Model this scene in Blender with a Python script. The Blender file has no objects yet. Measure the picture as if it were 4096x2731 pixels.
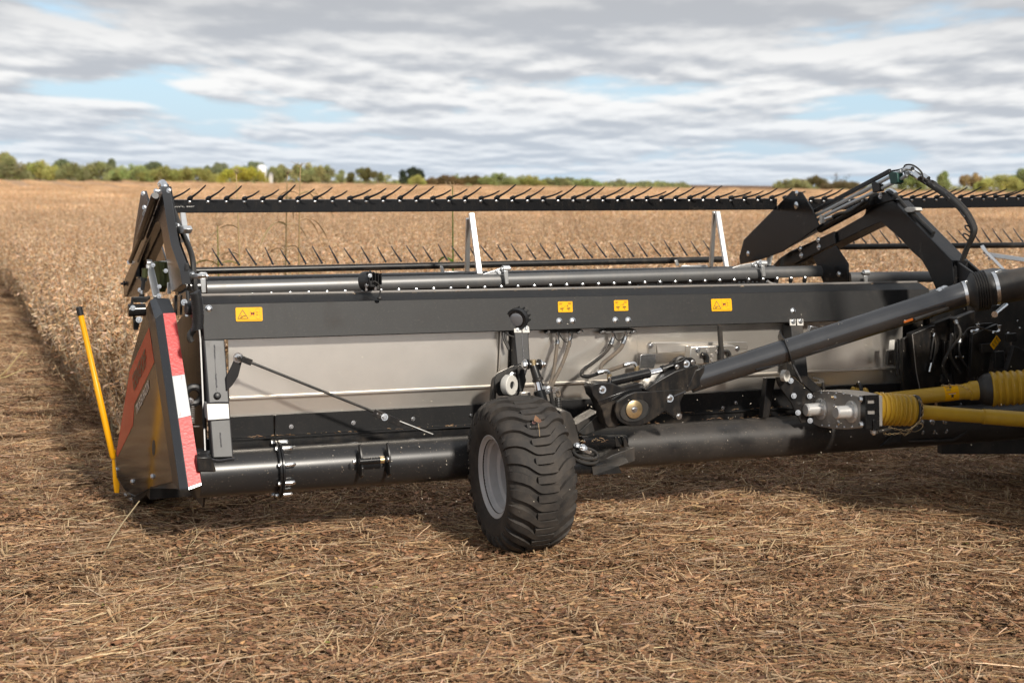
import bpy, bmesh, math, random
from mathutils import Vector, Matrix, noise
R = math.radians
SC = bpy.context.scene
COL = SC.collection
rnd = random.Random(11)

# ------------------------------------------------------------------ camera
CAM_H, PITCH, ROLL, LENS = 2.06, 6.4, 0.7, 50.0
cam_d = bpy.data.cameras.new('camera')
cam_d.lens, cam_d.sensor_width, cam_d.clip_end, cam_d.clip_start = LENS, 36.0, 6000.0, 0.05
cam_d.dof.use_dof, cam_d.dof.focus_distance, cam_d.dof.aperture_fstop = True, 8.1, 2.8
cam = bpy.data.objects.new('camera', cam_d)
COL.objects.link(cam)
CAM_ROT = Matrix.Rotation(R(90 - PITCH), 3, 'X') @ Matrix.Rotation(R(ROLL), 3, 'Z')
cam.matrix_world = Matrix.Translation((0, 0, CAM_H)) @ CAM_ROT.to_4x4()
SC.camera = cam

# ------------------------------------------------------------------ sky and sun
SUN_AZ, SUN_EL = 31.0, 33.0            # right of straight-behind the camera, above the horizon
to_sun = Vector((math.sin(R(SUN_AZ)) * math.cos(R(SUN_EL)), -math.cos(R(SUN_AZ)) * math.cos(R(SUN_EL)), math.sin(R(SUN_EL))))
sun_d = bpy.data.lights.new('sun', 'SUN')
sun_d.energy, sun_d.angle, sun_d.color = 3.8, R(4.5), (1.0, 0.93, 0.83)
sun = bpy.data.objects.new('sun', sun_d)
sun.rotation_euler = to_sun.to_track_quat('Z', 'Y').to_euler()
COL.objects.link(sun)
SKY = 0.1

def build_world():
    w = bpy.data.worlds.new('World'); SC.world = w; w.use_nodes = True
    nt = w.node_tree; N = nt.nodes; L = nt.links; N.clear()
    def nd(t, **k):
        n = N.new(t)
        for a, b in k.items(): setattr(n, a, b)
        return n
    def ma(op, a, b=None, c=None):
        n = nd('ShaderNodeMath', operation=op)
        for i, x in enumerate((a, b, c)):
            if x is None: continue
            if isinstance(x, (int, float)): n.inputs[i].default_value = x
            else: L.new(x, n.inputs[i])
        return n.outputs[0]
    def mix(f, a, b):
        n = nd('ShaderNodeMix', data_type='RGBA')
        if isinstance(f, (int, float)): n.inputs[0].default_value = f
        else: L.new(f, n.inputs[0])
        for i, x in ((6, a), (7, b)):
            if isinstance(x, tuple): n.inputs[i].default_value = (*x, 1)
            else: L.new(x, n.inputs[i])
        return n.outputs[2]
    def ss(x, a, b):
        n = nd('ShaderNodeMapRange', interpolation_type='SMOOTHSTEP')
        L.new(x, n.inputs[0]); n.inputs[1].default_value = a; n.inputs[2].default_value = b
        return n.outputs[0]
    sky = nd('ShaderNodeTexSky', sky_type='NISHITA'); sky.sun_disc = False
    sky.sun_elevation = R(SUN_EL); sky.sun_rotation = math.atan2(to_sun.x, to_sun.y)
    tc = nd('ShaderNodeTexCoord'); sp = nd('ShaderNodeSeparateXYZ'); L.new(tc.outputs['Generated'], sp.inputs[0])
    x, y, z = sp.outputs
    zp = ma('MAXIMUM', z, 0.0)
    sx = ma('DIVIDE', x, ma('ADD', zp, 0.115)); sy = ma('MULTIPLY', ma('LOGARITHM', ma('ADD', zp, 0.030), math.e), 1.75)
    def fbm(ox, dy, sc, det, rough, asp=1.0, dist=0.0):
        cb = nd('ShaderNodeCombineXYZ')
        L.new(ma('MULTIPLY_ADD', sx, sc, ox), cb.inputs[0]); L.new(ma('MULTIPLY', ma('ADD', sy, dy), sc * asp), cb.inputs[1]); L.new(ma('MULTIPLY', y, 1.7), cb.inputs[2])
        n = nd('ShaderNodeTexNoise'); n.inputs['Scale'].default_value = 1.0; n.inputs['Detail'].default_value = det
        n.inputs['Roughness'].default_value = rough; n.inputs['Distortion'].default_value = dist
        L.new(cb.outputs[0], n.inputs['Vector'])
        return n.outputs[0]
    body = fbm(40.2, 0.0, 1.9, 5, 0.50, 1.25)
    above = fbm(40.2, 0.085, 1.9, 5, 0.50, 1.25)
    big = fbm(35.0, 0.4, 0.75, 2, 0.5, 1.5)
    fine = fbm(12.4, 2.0, 5.0, 5, 0.6, 1.2)
    dens = ma('ADD', ma('MULTIPLY', body, 0.60), ma('MULTIPLY', big, 0.5))
    cover = ss(dens, 0.405, 0.50)
    # relief: light tops and greyer bases of each swelling
    rel = ma('MULTIPLY_ADD', ma('SUBTRACT', body, above), 3.4, 0.5)
    lum = ma('ADD', ma('MULTIPLY', rel, 0.80), ma('MULTIPLY', fine, 0.14))
    lum = ma('SUBTRACT', lum, ma('MULTIPLY', ss(dens, 0.50, 0.72), 0.16))
    k = 1.0 / SKY
    cloud = mix(ss(lum, 0.16, 0.72), tuple(c * k for c in (0.45, 0.475, 0.515)), tuple(c * k for c in (0.82, 0.82, 0.815)))
    overhead = ss(zp, 0.065, 0.14)
    cloud = mix(ma('MULTIPLY', overhead, 0.6), cloud, tuple(c * k for c in (0.41, 0.42, 0.44)))
    gap = mix(0.62, sky.outputs[0], tuple(c * k for c in (0.47, 0.68, 0.89)))
    col = mix(cover, gap, cloud)
    haze = ma('MULTIPLY', ma('SUBTRACT', 1.0, ss(zp, 0.0, 0.07)), 0.42)
    col = mix(haze, col, tuple(c * k for c in (0.49, 0.59, 0.71)))
    bg = nd('ShaderNodeBackground'); bg.inputs[1].default_value = SKY; L.new(col, bg.inputs[0])
    out = nd('ShaderNodeOutputWorld'); L.new(bg.outputs[0], out.inputs[0])
build_world()
vs = SC.view_settings
vs.view_transform, vs.look, vs.exposure, vs.gamma, vs.use_curve_mapping = 'Standard', 'None', 0.25, 1.0, False
SC.cycles.max_bounces, SC.cycles.diffuse_bounces, SC.cycles.glossy_bounces = 5, 2, 3
SC.cycles.use_adaptive_sampling, SC.cycles.adaptive_threshold = True, 0.025
SC.cycles.transparent_max_bounces = 6
SC.cycles.use_denoising = True
SC.cycles.sample_clamp_indirect = 6.0

# ------------------------------------------------------------------ header frame (u along the machine, v away from the camera, w up)
YAW = 22.2
ORG = Vector((-0.133, 8.255, 0.0))
U = Vector((math.cos(R(YAW)), math.sin(R(YAW)), 0)); V = Vector((-math.sin(R(YAW)), math.cos(R(YAW)), 0))
EYE = Vector((0, 0, CAM_H))
FPX = LENS / 36.0 * 4096
# survey sheets: origin and scale of the measured enlargements of the photograph
SHEET = {0: (0, 0, 1.7415), 1: (250, 700, .3507), 2: (250, 1150, .5739), 3: (900, 950, .4464), 4: (1000, 1500, .4782),
         5: (1750, 1150, .4464), 6: (2200, 1250, .4464), 7: (2900, 1050, .5102), 8: (2900, 600, .5085), 9: (1800, 1550, .4464),
         10: (3600, 1050, .2232), 11: (3600, 1380, .319), 12: (3100, 1480, .2551), 13: (420, 1200, .542), 14: (1650, 800, .2232),
         15: (2550, 720, .2934), 16: (480, 980, .2169), 17: (1950, 1200, .2679), 18: (3200, 1250, .2976)}
def sight(s, x, y):
    a = SHEET[s]; X = a[0] + a[2] * x; Y = a[1] + a[2] * y
    return CAM_ROT @ Vector(((X - 2048) / FPX, -(Y - 1365.5) / FPX, -1))
def local(p):
    d = p - ORG
    return Vector((d.dot(U), d.dot(V), d.z))
def q(s, x, y, v, k=0.0):          # survey point on the plane v = v0 + k*w
    d = sight(s, x, y); n = V - Vector((0, 0, k)); t = (v - (EYE - ORG).dot(n)) / d.dot(n)
    return local(EYE + t * d)
def qu(s, x, y, u, k=0.0):         # survey point on the plane u = u0 + k*v
    d = sight(s, x, y); n = U - k * V; t = (u - (EYE - ORG).dot(n)) / d.dot(n)
    return local(EYE + t * d)
def qg(s, x, y, z=0.0):            # survey point on a level plane, in world space
    d = sight(s, x, y); return EYE + (z - CAM_H) / d.z * d

# ------------------------------------------------------------------ mesh helpers
class B:
    def __init__(s): s.v = []; s.f = []
    def add(s, vs, fs):
        o = len(s.v); s.v += [Vector(p) for p in vs]; s.f += [tuple(i + o for i in f) for f in fs]; return s
    def box(s, c, sz, rot=None):
        c = Vector(c); h = [x / 2 for x in sz]; m = rot or Matrix.Identity(3)
        vs = [c + m @ Vector((a * h[0], b * h[1], d * h[2])) for a in (-1, 1) for b in (-1, 1) for d in (-1, 1)]
        return s.add(vs, [(0, 1, 3, 2), (4, 6, 7, 5), (0, 4, 5, 1), (2, 3, 7, 6), (0, 2, 6, 4), (1, 5, 7, 3)])
    def span(s, a, b):
        a = Vector(a); b = Vector(b)
        return s.box((a + b) / 2, [abs(x) for x in (b - a)])
    def prism(s, poly, vec):
        n = len(poly); vec = Vector(vec); poly = [Vector(p) for p in poly]
        fs = [tuple(range(n)), tuple(reversed(range(n, 2 * n)))] + [(i, n + i, n + (i + 1) % n, (i + 1) % n) for i in range(n)]
        return s.add(poly + [p + vec for p in poly], fs)
    def bar(s, a, b, wd, dp, side=(0, 1, 0)):            # rectangular bar between two points
        a = Vector(a); b = Vector(b); d = (b - a).normalized(); sd = Vector(side); sd = (sd - d * sd.dot(d)).normalized(); up = d.cross(sd)
        vs = [p + up * (i * wd / 2) + sd * (j * dp / 2) for p in (a, b) for i, j in ((-1, -1), (1, -1), (1, 1), (-1, 1))]
        return s.add(vs, [(0, 1, 2, 3), (7, 6, 5, 4)] + [(i, 4 + i, 4 + (i + 1) % 4, (i + 1) % 4) for i in range(4)])
    def lathe(s, prof, o, ax, n=24, closed=False):        # prof: (axial, radius)
        o = Vector(o); ax = Vector(ax).normalized()
        e = ax.orthogonal().normalized(); g = ax.cross(e)
        vs = [o + ax * a + (e * math.cos(2 * math.pi * i / n) + g * math.sin(2 * math.pi * i / n)) * r for a, r in prof for i in range(n)]
        fs = []; m = len(prof)
        for j in range(m if closed else m - 1):
            k = (j + 1) % m
            for i in range(n): fs.append((j * n + i, j * n + (i + 1) % n, k * n + (i + 1) % n, k * n + i))
        if not closed:
            fs += [tuple(reversed(range(n))), tuple(range((m - 1) * n, m * n))]
        return s.add(vs, fs)
    def cyl(s, a, b, r, r2=None, n=18):
        a = Vector(a); b = Vector(b); d = b - a
        return s.lathe([(0, r), (d.length, r if r2 is None else r2)], a, d, n)
    def pipe(s, pts, r, n=8, sub=5, taper=None):
        P = [Vector(p) for p in pts]
        if sub > 1 and len(P) > 2:
            Q = []
            for i in range(len(P) - 1):
                p0 = P[max(i - 1, 0)]; p1 = P[i]; p2 = P[i + 1]; p3 = P[min(i + 2, len(P) - 1)]
                for j in range(sub):
                    t = j / sub
                    Q.append(0.5 * ((2 * p1) + (p2 - p0) * t + (2 * p0 - 5 * p1 + 4 * p2 - p3) * t * t + (3 * p1 - p0 - 3 * p2 + p3) * t ** 3))
            P = Q + [P[-1]]
        m = len(P); vs = []; e = None
        for i in range(m):
            d = (P[min(i + 1, m - 1)] - P[max(i - 1, 0)]).normalized()
            e = d.orthogonal().normalized() if e is None else (e - d * e.dot(d)).normalized()
            g = d.cross(e); rr = r if taper is None else r * (1 + (taper - 1) * i / (m - 1))
            vs += [P[i] + (e * math.cos(2 * math.pi * k / n) + g * math.sin(2 * math.pi * k / n)) * rr for k in range(n)]
        fs = [(i * n + k, i * n + (k + 1) % n, (i + 1) * n + (k + 1) % n, (i + 1) * n + k) for i in range(m - 1) for k in range(n)]
        fs += [tuple(reversed(range(n))), tuple(range((m - 1) * n, m * n))]
        return s.add(vs, fs)
    def torus(s, c, ax, r, t, n=18, m=6, sx=1.0, xdir=None):
        c = Vector(c); ax = Vector(ax).normalized()
        e = (Vector(xdir) if xdir is not None else ax.orthogonal()); e = (e - ax * e.dot(ax)).normalized(); g = ax.cross(e)
        vs = []
        for i in range(n):
            a = 2 * math.pi * i / n; d = e * math.cos(a) + g * math.sin(a); o = c + (e * math.cos(a) * sx + g * math.sin(a)) * r
            for j in range(m):
                b = 2 * math.pi * j / m; vs.append(o + d * (t * math.cos(b)) + ax * (t * math.sin(b)))
        fs = [(i * m + j, ((i + 1) % n) * m + j, ((i + 1) % n) * m + (j + 1) % m, i * m + (j + 1) % m) for i in range(n) for j in range(m)]
        return s.add(vs, fs)
    def mesh(s, name, mat, smooth=35):
        me = bpy.data.meshes.new(name); me.from_pydata(s.v, [], s.f); me.validate()
        bm = bmesh.new(); bm.from_mesh(me); bmesh.ops.recalc_face_normals(bm, faces=bm.faces); bm.to_mesh(me); bm.free()
        if smooth: me.shade_smooth(); me.set_sharp_from_angle(angle=R(smooth))
        if mat: me.materials.append(mat)
        return me
    def obj(s, name, mat, parent=None, bevel=0.0, smooth=35, label=None):
        o = bpy.data.objects.new(name, s.mesh(name, mat, smooth)); COL.objects.link(o)
        if parent: o.parent = parent
        if label: o['label'] = label
        if bevel:
            m = o.modifiers.new('bevel', 'BEVEL'); m.width = bevel; m.segments = 2; m.limit_method = 'ANGLE'; m.angle_limit = R(40); m.harden_normals = False
        return o
def empty(name, loc=(0, 0, 0), rz=0.0):
    o = bpy.data.objects.new(name, None); COL.objects.link(o); o.location = loc; o.rotation_euler = (0, 0, rz); o.empty_display_size = .2; return o
def tag(o, label=None, cat=None, group=None, kind=None):
    for k, x in (('label', label), ('category', cat), ('group', group), ('kind', kind)):
        if x: o[k] = x
    return o

# ------------------------------------------------------------------ materials
MATS = {}
def M(name, col, rough=.5, metal=0.0, var=.12, scale=6.0, dust=0.0, dcol=(.21, .155, .105), dscale=5.0, speck=0.0, bump=0.0, bscale=40.0, coat=0.0, brush=None, spec=.5, rvar=0.0):
    m = bpy.data.materials.new(name); m.use_nodes = True; nt = m.node_tree; N = nt.nodes; L = nt.links
    b = N['Principled BSDF']; tc = N.new('ShaderNodeTexCoord')
    def nz(sc, det=4, rough_=.55, stretch=None):
        n = N.new('ShaderNodeTexNoise'); n.inputs['Scale'].default_value = sc; n.inputs['Detail'].default_value = det; n.inputs['Roughness'].default_value = rough_
        if stretch:
            mp = N.new('ShaderNodeMapping'); mp.inputs['Scale'].default_value = stretch; L.new(tc.outputs['Object'], mp.inputs[0]); L.new(mp.outputs[0], n.inputs[0])
        else: L.new(tc.outputs['Object'], n.inputs[0])
        return n.outputs[0]
    def mixc(f, a, bcol):
        n = N.new('ShaderNodeMix'); n.data_type = 'RGBA'
        if isinstance(f, float): n.inputs[0].default_value = f
        else: L.new(f, n.inputs[0])
        for i, x in ((6, a), (7, bcol)):
            if isinstance(x, tuple): n.inputs[i].default_value = (*x, 1)
            else: L.new(x, n.inputs[i])
        return n.outputs[2]
    def rng(x, a, c, lo=0.0, hi=1.0):
        n = N.new('ShaderNodeMapRange'); L.new(x, n.inputs[0])
        for i, t in enumerate((a, c, lo, hi)): n.inputs[i + 1].default_value = t
        return n.outputs[0]
    n1 = nz(scale)
    c = mixc(rng(n1, .3, .7), tuple(x * (1 - var) for x in col), tuple(min(1, x * (1 + var)) for x in col))
    rr = None
    if dust:
        d = rng(nz(dscale, 6, .65), .62 - .35 * dust, .95 - .3 * dust, 0, min(1, .35 + dust * .55))
        d2 = rng(nz(dscale * 5, 5, .6, (1, 1, .35)), .48, .72, 0, dust * .5)
        mx = N.new('ShaderNodeMath'); mx.operation = 'MAXIMUM'; L.new(d, mx.inputs[0]); L.new(d2, mx.inputs[1])
        c = mixc(mx.outputs[0], c, dcol); rr = rng(mx.outputs[0], 0, 1, rough, max(rough, .85))
    if speck:
        c = mixc(rng(nz(300, 2, .5), .72 - .035 * speck, .76, 0, .55), c, (.40, .33, .25))
    if rvar and rr is None:
        rr = rng(nz(scale * 2, 5, .6), .3, .7, rough * (1 - rvar), rough * (1 + rvar))
    L.new(c, b.inputs['Base Color']); b.inputs['Metallic'].default_value = metal
    if rr is not None: L.new(rr, b.inputs['Roughness'])
    else: b.inputs['Roughness'].default_value = rough
    b.inputs['Specular IOR Level'].default_value = spec
    if coat: b.inputs['Coat Weight'].default_value = coat; b.inputs['Coat Roughness'].default_value = .08
    if bump or brush:
        bp = N.new('ShaderNodeBump'); bp.inputs['Strength'].default_value = bump or .08; bp.inputs['Distance'].default_value = .004
        L.new(nz(bscale, 5, .6, brush), bp.inputs['Height']); L.new(bp.outputs[0], b.inputs['Normal'])
    MATS[name] = m
    return m
BLACK = M('black_paint', (.011, .011, .0115), .32, spec=.4, dust=.22, speck=.7, bump=.02, bscale=90)
CLEAN = M('clean_black_paint', (.009, .0092, .010), .22, spec=.4, dust=.06, speck=.3)
PIPE = M('glossy_tube_paint', (.11, .111, .115), .24, .8, speck=.3, var=.1)
POST = M('grey_post_paint', (.055, .056, .058), .42, spec=.35, dust=.08, speck=.5)
SLEEVE = M('bare_sleeve', (.42, .41, .39), .45, .3)
LINE = M('steel_line_plating', (.55, .57, .57), .35, .35, var=.06)
BEAM = M('beam_powder_coat', (.0095, .0095, .010), .5, dust=.12, speck=1.0, bump=.05, bscale=220, dscale=3, spec=.26, dcol=(.075, .060, .048))
CHAR = M('charcoal_powder_coat', (.020, .020, .021), .42, spec=.32, dust=.12, speck=.8, bump=.05, bscale=220, dscale=3)
DIRTY = M('dusty_black_paint', (.022, .021, .020), .42, dust=.5, dcol=(.13, .10, .075), speck=.8, dscale=4)
GLOSS = M('glossy_dark_shield', (.020, .019, .018), .13, bump=.03, bscale=3.5, var=.1, spec=.75)
SATIN = M('satin_shield_edge', (.022, .024, .028), .38, speck=.2)
REDG = M('red_decal', (.50, .035, .018), .2, bump=.03, bscale=3.5, var=.05)
STEEL = M('stainless_sheet', (.80, .75, .68), .30, .9, var=.04, dust=.05, bump=.075, bscale=2.0, dscale=2.2)
ZINC = M('zinc_plated', (.74, .75, .76), .27, 1.0, var=.1, scale=40)
ALU = M('aluminium', (.82, .82, .81), .34, .85, var=.05, scale=14)
ALUD = M('cast_aluminium', (.36, .34, .32), .45, .6, dust=.35, var=.1)
MACH = M('machined_aluminium', (.72, .71, .69), .3, .6, var=.05, dust=.12)
CHROME = M('chrome_rod', (.9, .9, .92), .07, 1.0, var=.02)
BRASS = M('yellow_zinc', (.68, .52, .30), .33, .9, var=.25, scale=30)
RUBBER = M('tyre_rubber', (.030, .027, .025), .72, dust=.55, dcol=(.10, .082, .066), dscale=9, bump=.1, bscale=120, spec=.35)
RUB2 = M('hose_rubber', (.022, .021, .020), .5, dust=.25)
HOSEB = M('dusty_hose', (.10, .085, .07), .7, dust=.7, dscale=14)
TINEM = M('grey_tine_plastic', (.045, .045, .050), .5)
PLAST = M('black_plastic', (.016, .016, .017), .42, speck=.2)
RIM = M('rim_silver_paint', (.47, .46, .46), .40, .08, dust=.22, dscale=7)
YEL = M('marker_yellow', (.82, .38, .003), .32, var=.06, dust=.06)
PTO = M('shaft_guard_yellow', (.52, .31, .022), .42, dust=.28, dcol=(.22, .14, .06), var=.08)
WHITE = M('white_nylon', (.56, .54, .50), .5, var=.05, dust=.15)
STK = M('sticker_yellow', (.80, .40, .0), .5, var=.04, spec=.15)
INK = M('sticker_ink', (.035, .03, .02), .5)
INK2 = M('sticker_faint_ink', (.45, .24, .02), .5)
REDX = M('sticker_red', (.65, .06, .02), .5)
TAPER = M('red_reflective_tape', (.54, .038, .036), .35, bump=.35, bscale=70, var=.12, scale=12)
TAPEW = M('white_reflective_tape', (.50, .52, .54), .32, bump=.3, bscale=240, var=.06)
LETW = M('white_lettering', (.55, .53, .50), .35)
LETK = M('dark_lettering', (.09, .03, .022), .3)
GREEN = M('green_clamp', (.006, .055, .042), .4)
GLASS = M('lamp_lens', (.16, .16, .17), .12, .3)
ORANGE = M('amber_reflector', (.40, .10, .015), .3)
WELD = M('weld_bead', (.05, .05, .055), .35, .4, bump=.5, bscale=200)

HEAD = empty('combine_header', ORG, R(YAW))
tag(HEAD, 'wide dark grey combine harvester header with reel, side shield and single gauge wheel', 'combine header')

# shared bolt head: hexagon on a washer, pointing along +Z, unit head radius
def _bolt_mesh():
    b = B(); b.lathe([(0, 1.55), (.22, 1.55), (.24, 1.0), (.75, 1.0), (.95, .82)], (0, 0, 0), (0, 0, 1), 6)
    b2 = B(); b2.lathe([(0, 1.5), (.2, 1.5)], (0, 0, 0), (0, 0, 1), 16)
    b2.lathe([(.2, 1.0), (.78, 1.0), (.95, .8)], (0, 0, 0), (0, 0, 1), 6)
    return b2.mesh('bolt', ZINC, 30)
BOLT = _bolt_mesh()
def _cap_mesh():
    b = B(); b.lathe([(0, 1.5), (.12, 1.5), (.3, 1.15), (.55, .75), (.62, .3)], (0, 0, 0), (0, 0, 1), 16); return b.mesh('flange_bolt', ZINC, 40)
CAP = _cap_mesh()
def bolt(p, d=(0, -1, 0), r=.012, parent=None, me=None, name='bolt'):
    o = bpy.data.objects.new(name, me or BOLT); COL.objects.link(o); o.parent = parent or HEAD
    d = Vector(d).normalized()
    o.matrix_local = Matrix.Translation(Vector(p) - d * r * .15) @ d.to_track_quat('Z', 'Y').to_matrix().to_4x4() @ Matrix.Scale(r, 4)
    return o
def plate(name, mat, s, pts, v, k=0.0, th=.01, parent=None, bevel=.002, off=0.0):
    b = B(); b.prism([q(s, x, y, v, k) + Vector((0, off, 0)) for x, y in pts], (0, th, 0))
    return b.obj(name, mat, parent or HEAD, bevel)
def uplate(name, mat, s, pts, u, k=0.0, th=.012, parent=None, bevel=.002):
    b = B(); b.prism([qu(s, x, y, u, k) for x, y in pts], (th, 0, 0))
    return b.obj(name, mat, parent or HEAD, bevel)
def affix_text(name, txt, mat, o, ex, ey, nrm, parent, bold=.0, lift=.003, shear=0.0):
    """lettering fitted to the parallelogram o, o+ex, o+ey"""
    c = bpy.data.curves.new(name, 'FONT'); c.body = txt; c.offset = bold; c.resolution_u = 3
    t = bpy.data.objects.new(name, c); me = bpy.data.meshes.new_from_object(t)
    xs = [p.co.x for p in me.vertices]; ys = [p.co.y for p in me.vertices]
    x0, x1, y0, y1 = min(xs), max(xs), min(ys), max(ys)
    o = Vector(o); ex = Vector(ex); ey = Vector(ey); nrm = Vector(nrm).normalized()
    for p in me.vertices:
        a = (p.co.x - x0) / (x1 - x0); b = (p.co.y - y0) / (y1 - y0)
        p.co = o + ex * a + ey * b + nrm * lift
    me.materials.append(mat); me.name = name
    bpy.data.objects.remove(t); bpy.data.curves.remove(c)
    ob = bpy.data.objects.new(name, me); COL.objects.link(ob); ob.parent = parent
    return ob
# ================================================================== header: tube, beam, sheets, posts
KT = .323                                   # forward lean of the rear frame
TW, TR = .457, .128                         # tube height and radius
tube = B().lathe([(0, TR - .006), (0, TR), (9.0, TR), (9.0, TR - .006)], (-1.70, 0, TW), (1, 0, 0), 48).obj('rear_tube', None, HEAD, 0, 50)
def tube_material():
    m = bpy.data.materials.new('tube_paint'); m.use_nodes = True; nt = m.node_tree; N = nt.nodes; L = nt.links; b = N['Principled BSDF']
    tc = N.new('ShaderNodeTexCoord'); n = N.new('ShaderNodeTexNoise'); n.inputs['Scale'].default_value = 3.2; n.inputs['Detail'].default_value = 7; n.inputs['Roughness'].default_value = .65
    L.new(tc.outputs['Object'], n.inputs[0]); sp = N.new('ShaderNodeSeparateXYZ'); L.new(tc.outputs['Object'], sp.inputs[0])
    g = N.new('ShaderNodeMapRange'); L.new(sp.outputs[0], g.inputs[0]); g.inputs[1].default_value = -.2; g.inputs[2].default_value = .9; g.inputs[3].default_value = .10; g.inputs[4].default_value = .48
    r = N.new('ShaderNodeMapRange'); L.new(n.outputs[0], r.inputs[0]); r.inputs[1].default_value = .30; r.inputs[2].default_value = .72
    k = N.new('ShaderNodeMath'); k.operation = 'MULTIPLY'; L.new(r.outputs[0], k.inputs[0]); L.new(g.outputs[0], k.inputs[1])
    mx = N.new('ShaderNodeMix'); mx.data_type = 'RGBA'; L.new(k.outputs[0], mx.inputs[0]); mx.inputs[6].default_value = (.017, .017, .018, 1); mx.inputs[7].default_value = (.085, .069, .055, 1)
    n2 = N.new('ShaderNodeTexNoise'); n2.inputs['Scale'].default_value = 130; L.new(tc.outputs['Object'], n2.inputs[0])
    r2 = N.new('ShaderNodeMapRange'); L.new(n2.outputs[0], r2.inputs[0]); r2.inputs[1].default_value = .69; r2.inputs[2].default_value = .74; r2.inputs[4].default_value = .6
    m2 = N.new('ShaderNodeMix'); m2.data_type = 'RGBA'; L.new(r2.outputs[0], m2.inputs[0]); L.new(mx.outputs[2], m2.inputs[6]); m2.inputs[7].default_value = (.4, .32, .24, 1)
    L.new(m2.outputs[2], b.inputs['Base Color'])
    ro = N.new('ShaderNodeMapRange'); L.new(k.outputs[0], ro.inputs[0]); ro.inputs[2].default_value = .6; ro.inputs[3].default_value = .27; ro.inputs[4].default_value = .75
    L.new(ro.outputs[0], b.inputs['Roughness'])
    return m
tube.data.materials.append(tube_material())
# welded end block on the tube
blk = B().prism([q(2, x, y, -.128) for x, y in ((935, 1180), (940, 1285), (1070, 1285), (1068, 1262), (1045, 1200), (1035, 1178))], (0, .26, 0)).obj('end_block', BLACK, HEAD, .006)
# flange joint with bolts
fu = q(0, 646, 1070, -.12).x
for d in (-.014, .002):
    B().lathe([(0, .10), (0, .168), (.0125, .168), (.0125, .10)], (fu + d, 0, TW), (1, 0, 0), 40).obj('tube_flange', CLEAN, HEAD, .002)
for i in range(9):
    a = R(20 + 40 * i); c = Vector((fu, -math.cos(a) * .149, TW + math.sin(a) * .149))
    bolt(c + Vector((-.014, 0, 0)), (-1, 0, 0), .0125)
    s = B().cyl(c + Vector((.014, 0, 0)), c + Vector((.056, 0, 0)), .0135, n=12)
    s.lathe([(0, .0125), (.012, .0125), (.018, .007), (.021, .004)], c + Vector((.056, 0, 0)), (1, 0, 0), 6)
    s.obj('flange_sleeve_nut', ZINC, HEAD, 0)
# twin lugs with a roller on the tube
lug = [(832, 590), (848, 575), (868, 600), (915, 690), (912, 750), (895, 762), (870, 745), (850, 690)]
for dx in (0, 232):
    B().prism([Vector((q(4, 905 + dx, 700, -.13).x, 0, 0)) + Vector((0, q(4, x, y, -.13).y - .06 * (x - 832) / 80, q(4, x, y, -.13).z)) for x, y in lug], (.012, 0, 0)).obj('roller_lug', BLACK, HEAD, .002)
ra = q(4, 912, 722, -.185); rb = q(4, 1128, 706, -.185)
B().prism([Vector((q(4, 905, 700, -.13).x - .001, v, w)) for v, w in ((-.105, .56), (-.14, .545), (-.205, .475), (-.205, .43), (-.17, .41), (-.125, .43))], (.013, 0, 0)).obj('roller_lug', BLACK, HEAD, .003)
B().prism([Vector((q(4, 1137, 700, -.13).x - .001, v, w)) for v, w in ((-.105, .56), (-.14, .545), (-.205, .475), (-.205, .43), (-.17, .41), (-.125, .43))], (.013, 0, 0)).obj('roller_lug', BLACK, HEAD, .003)
B().cyl(ra, rb, .019, n=20).obj('roller', CLEAN, HEAD, .002)
B().cyl(q(4, 1085, 709, -.185), q(4, 1118, 707, -.185), .0198, n=20).obj('roller_bush', BRASS, HEAD)
bolt(q(4, 872, 722, -.185), (-1, 0, 0), .012); bolt(q(4, 1150, 704, -.185), (1, 0, 0), .012)

# top box beam
b0 = q(3, 0, 912, .10); b1 = q(3, 0, 600, .10 + .062)
WB, WT = 1.180, 1.372
uL, uR = q(2, 978, 240, .13).x, q(7, 1600, 236, .16).x
prof = [(.10, WB), (.162, WT), (.275, q(3, 900, 500, .275).z), (.275, WB + .03), (.21, WB - .004), (.118, WB - .004)]
B().prism([(uL, v, w) for v, w in prof], (uR - uL, 0, 0)).obj('top_beam', BEAM, HEAD, .003)
WTB = prof[2][1]
# thin edge trim along the rear lip of the beam
B().box(((uL + uR) / 2, .279, WTB + .004), (uR - uL - .02, .006, .012)).obj('beam_lip', ALUD, HEAD)
for x, y in ((1020, 147),):
    bolt(q(2, x, y, .10 - KT * WB, KT), (0, -1, .3), .014, me=CAP, name='flange_bolt')
for x, y in ((1092, 299), (1212, 296), (1595, 291), (1710, 291)):
    bolt(q(5, x, y, .10 - KT * WB, KT), (0, -1, .3), .0135, me=CAP, name='flange_bolt')
bolt(q(7, 534, 378, .10 - KT * WB, KT), (0, -1, .3), .013, me=CAP, name='flange_bolt')

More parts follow.
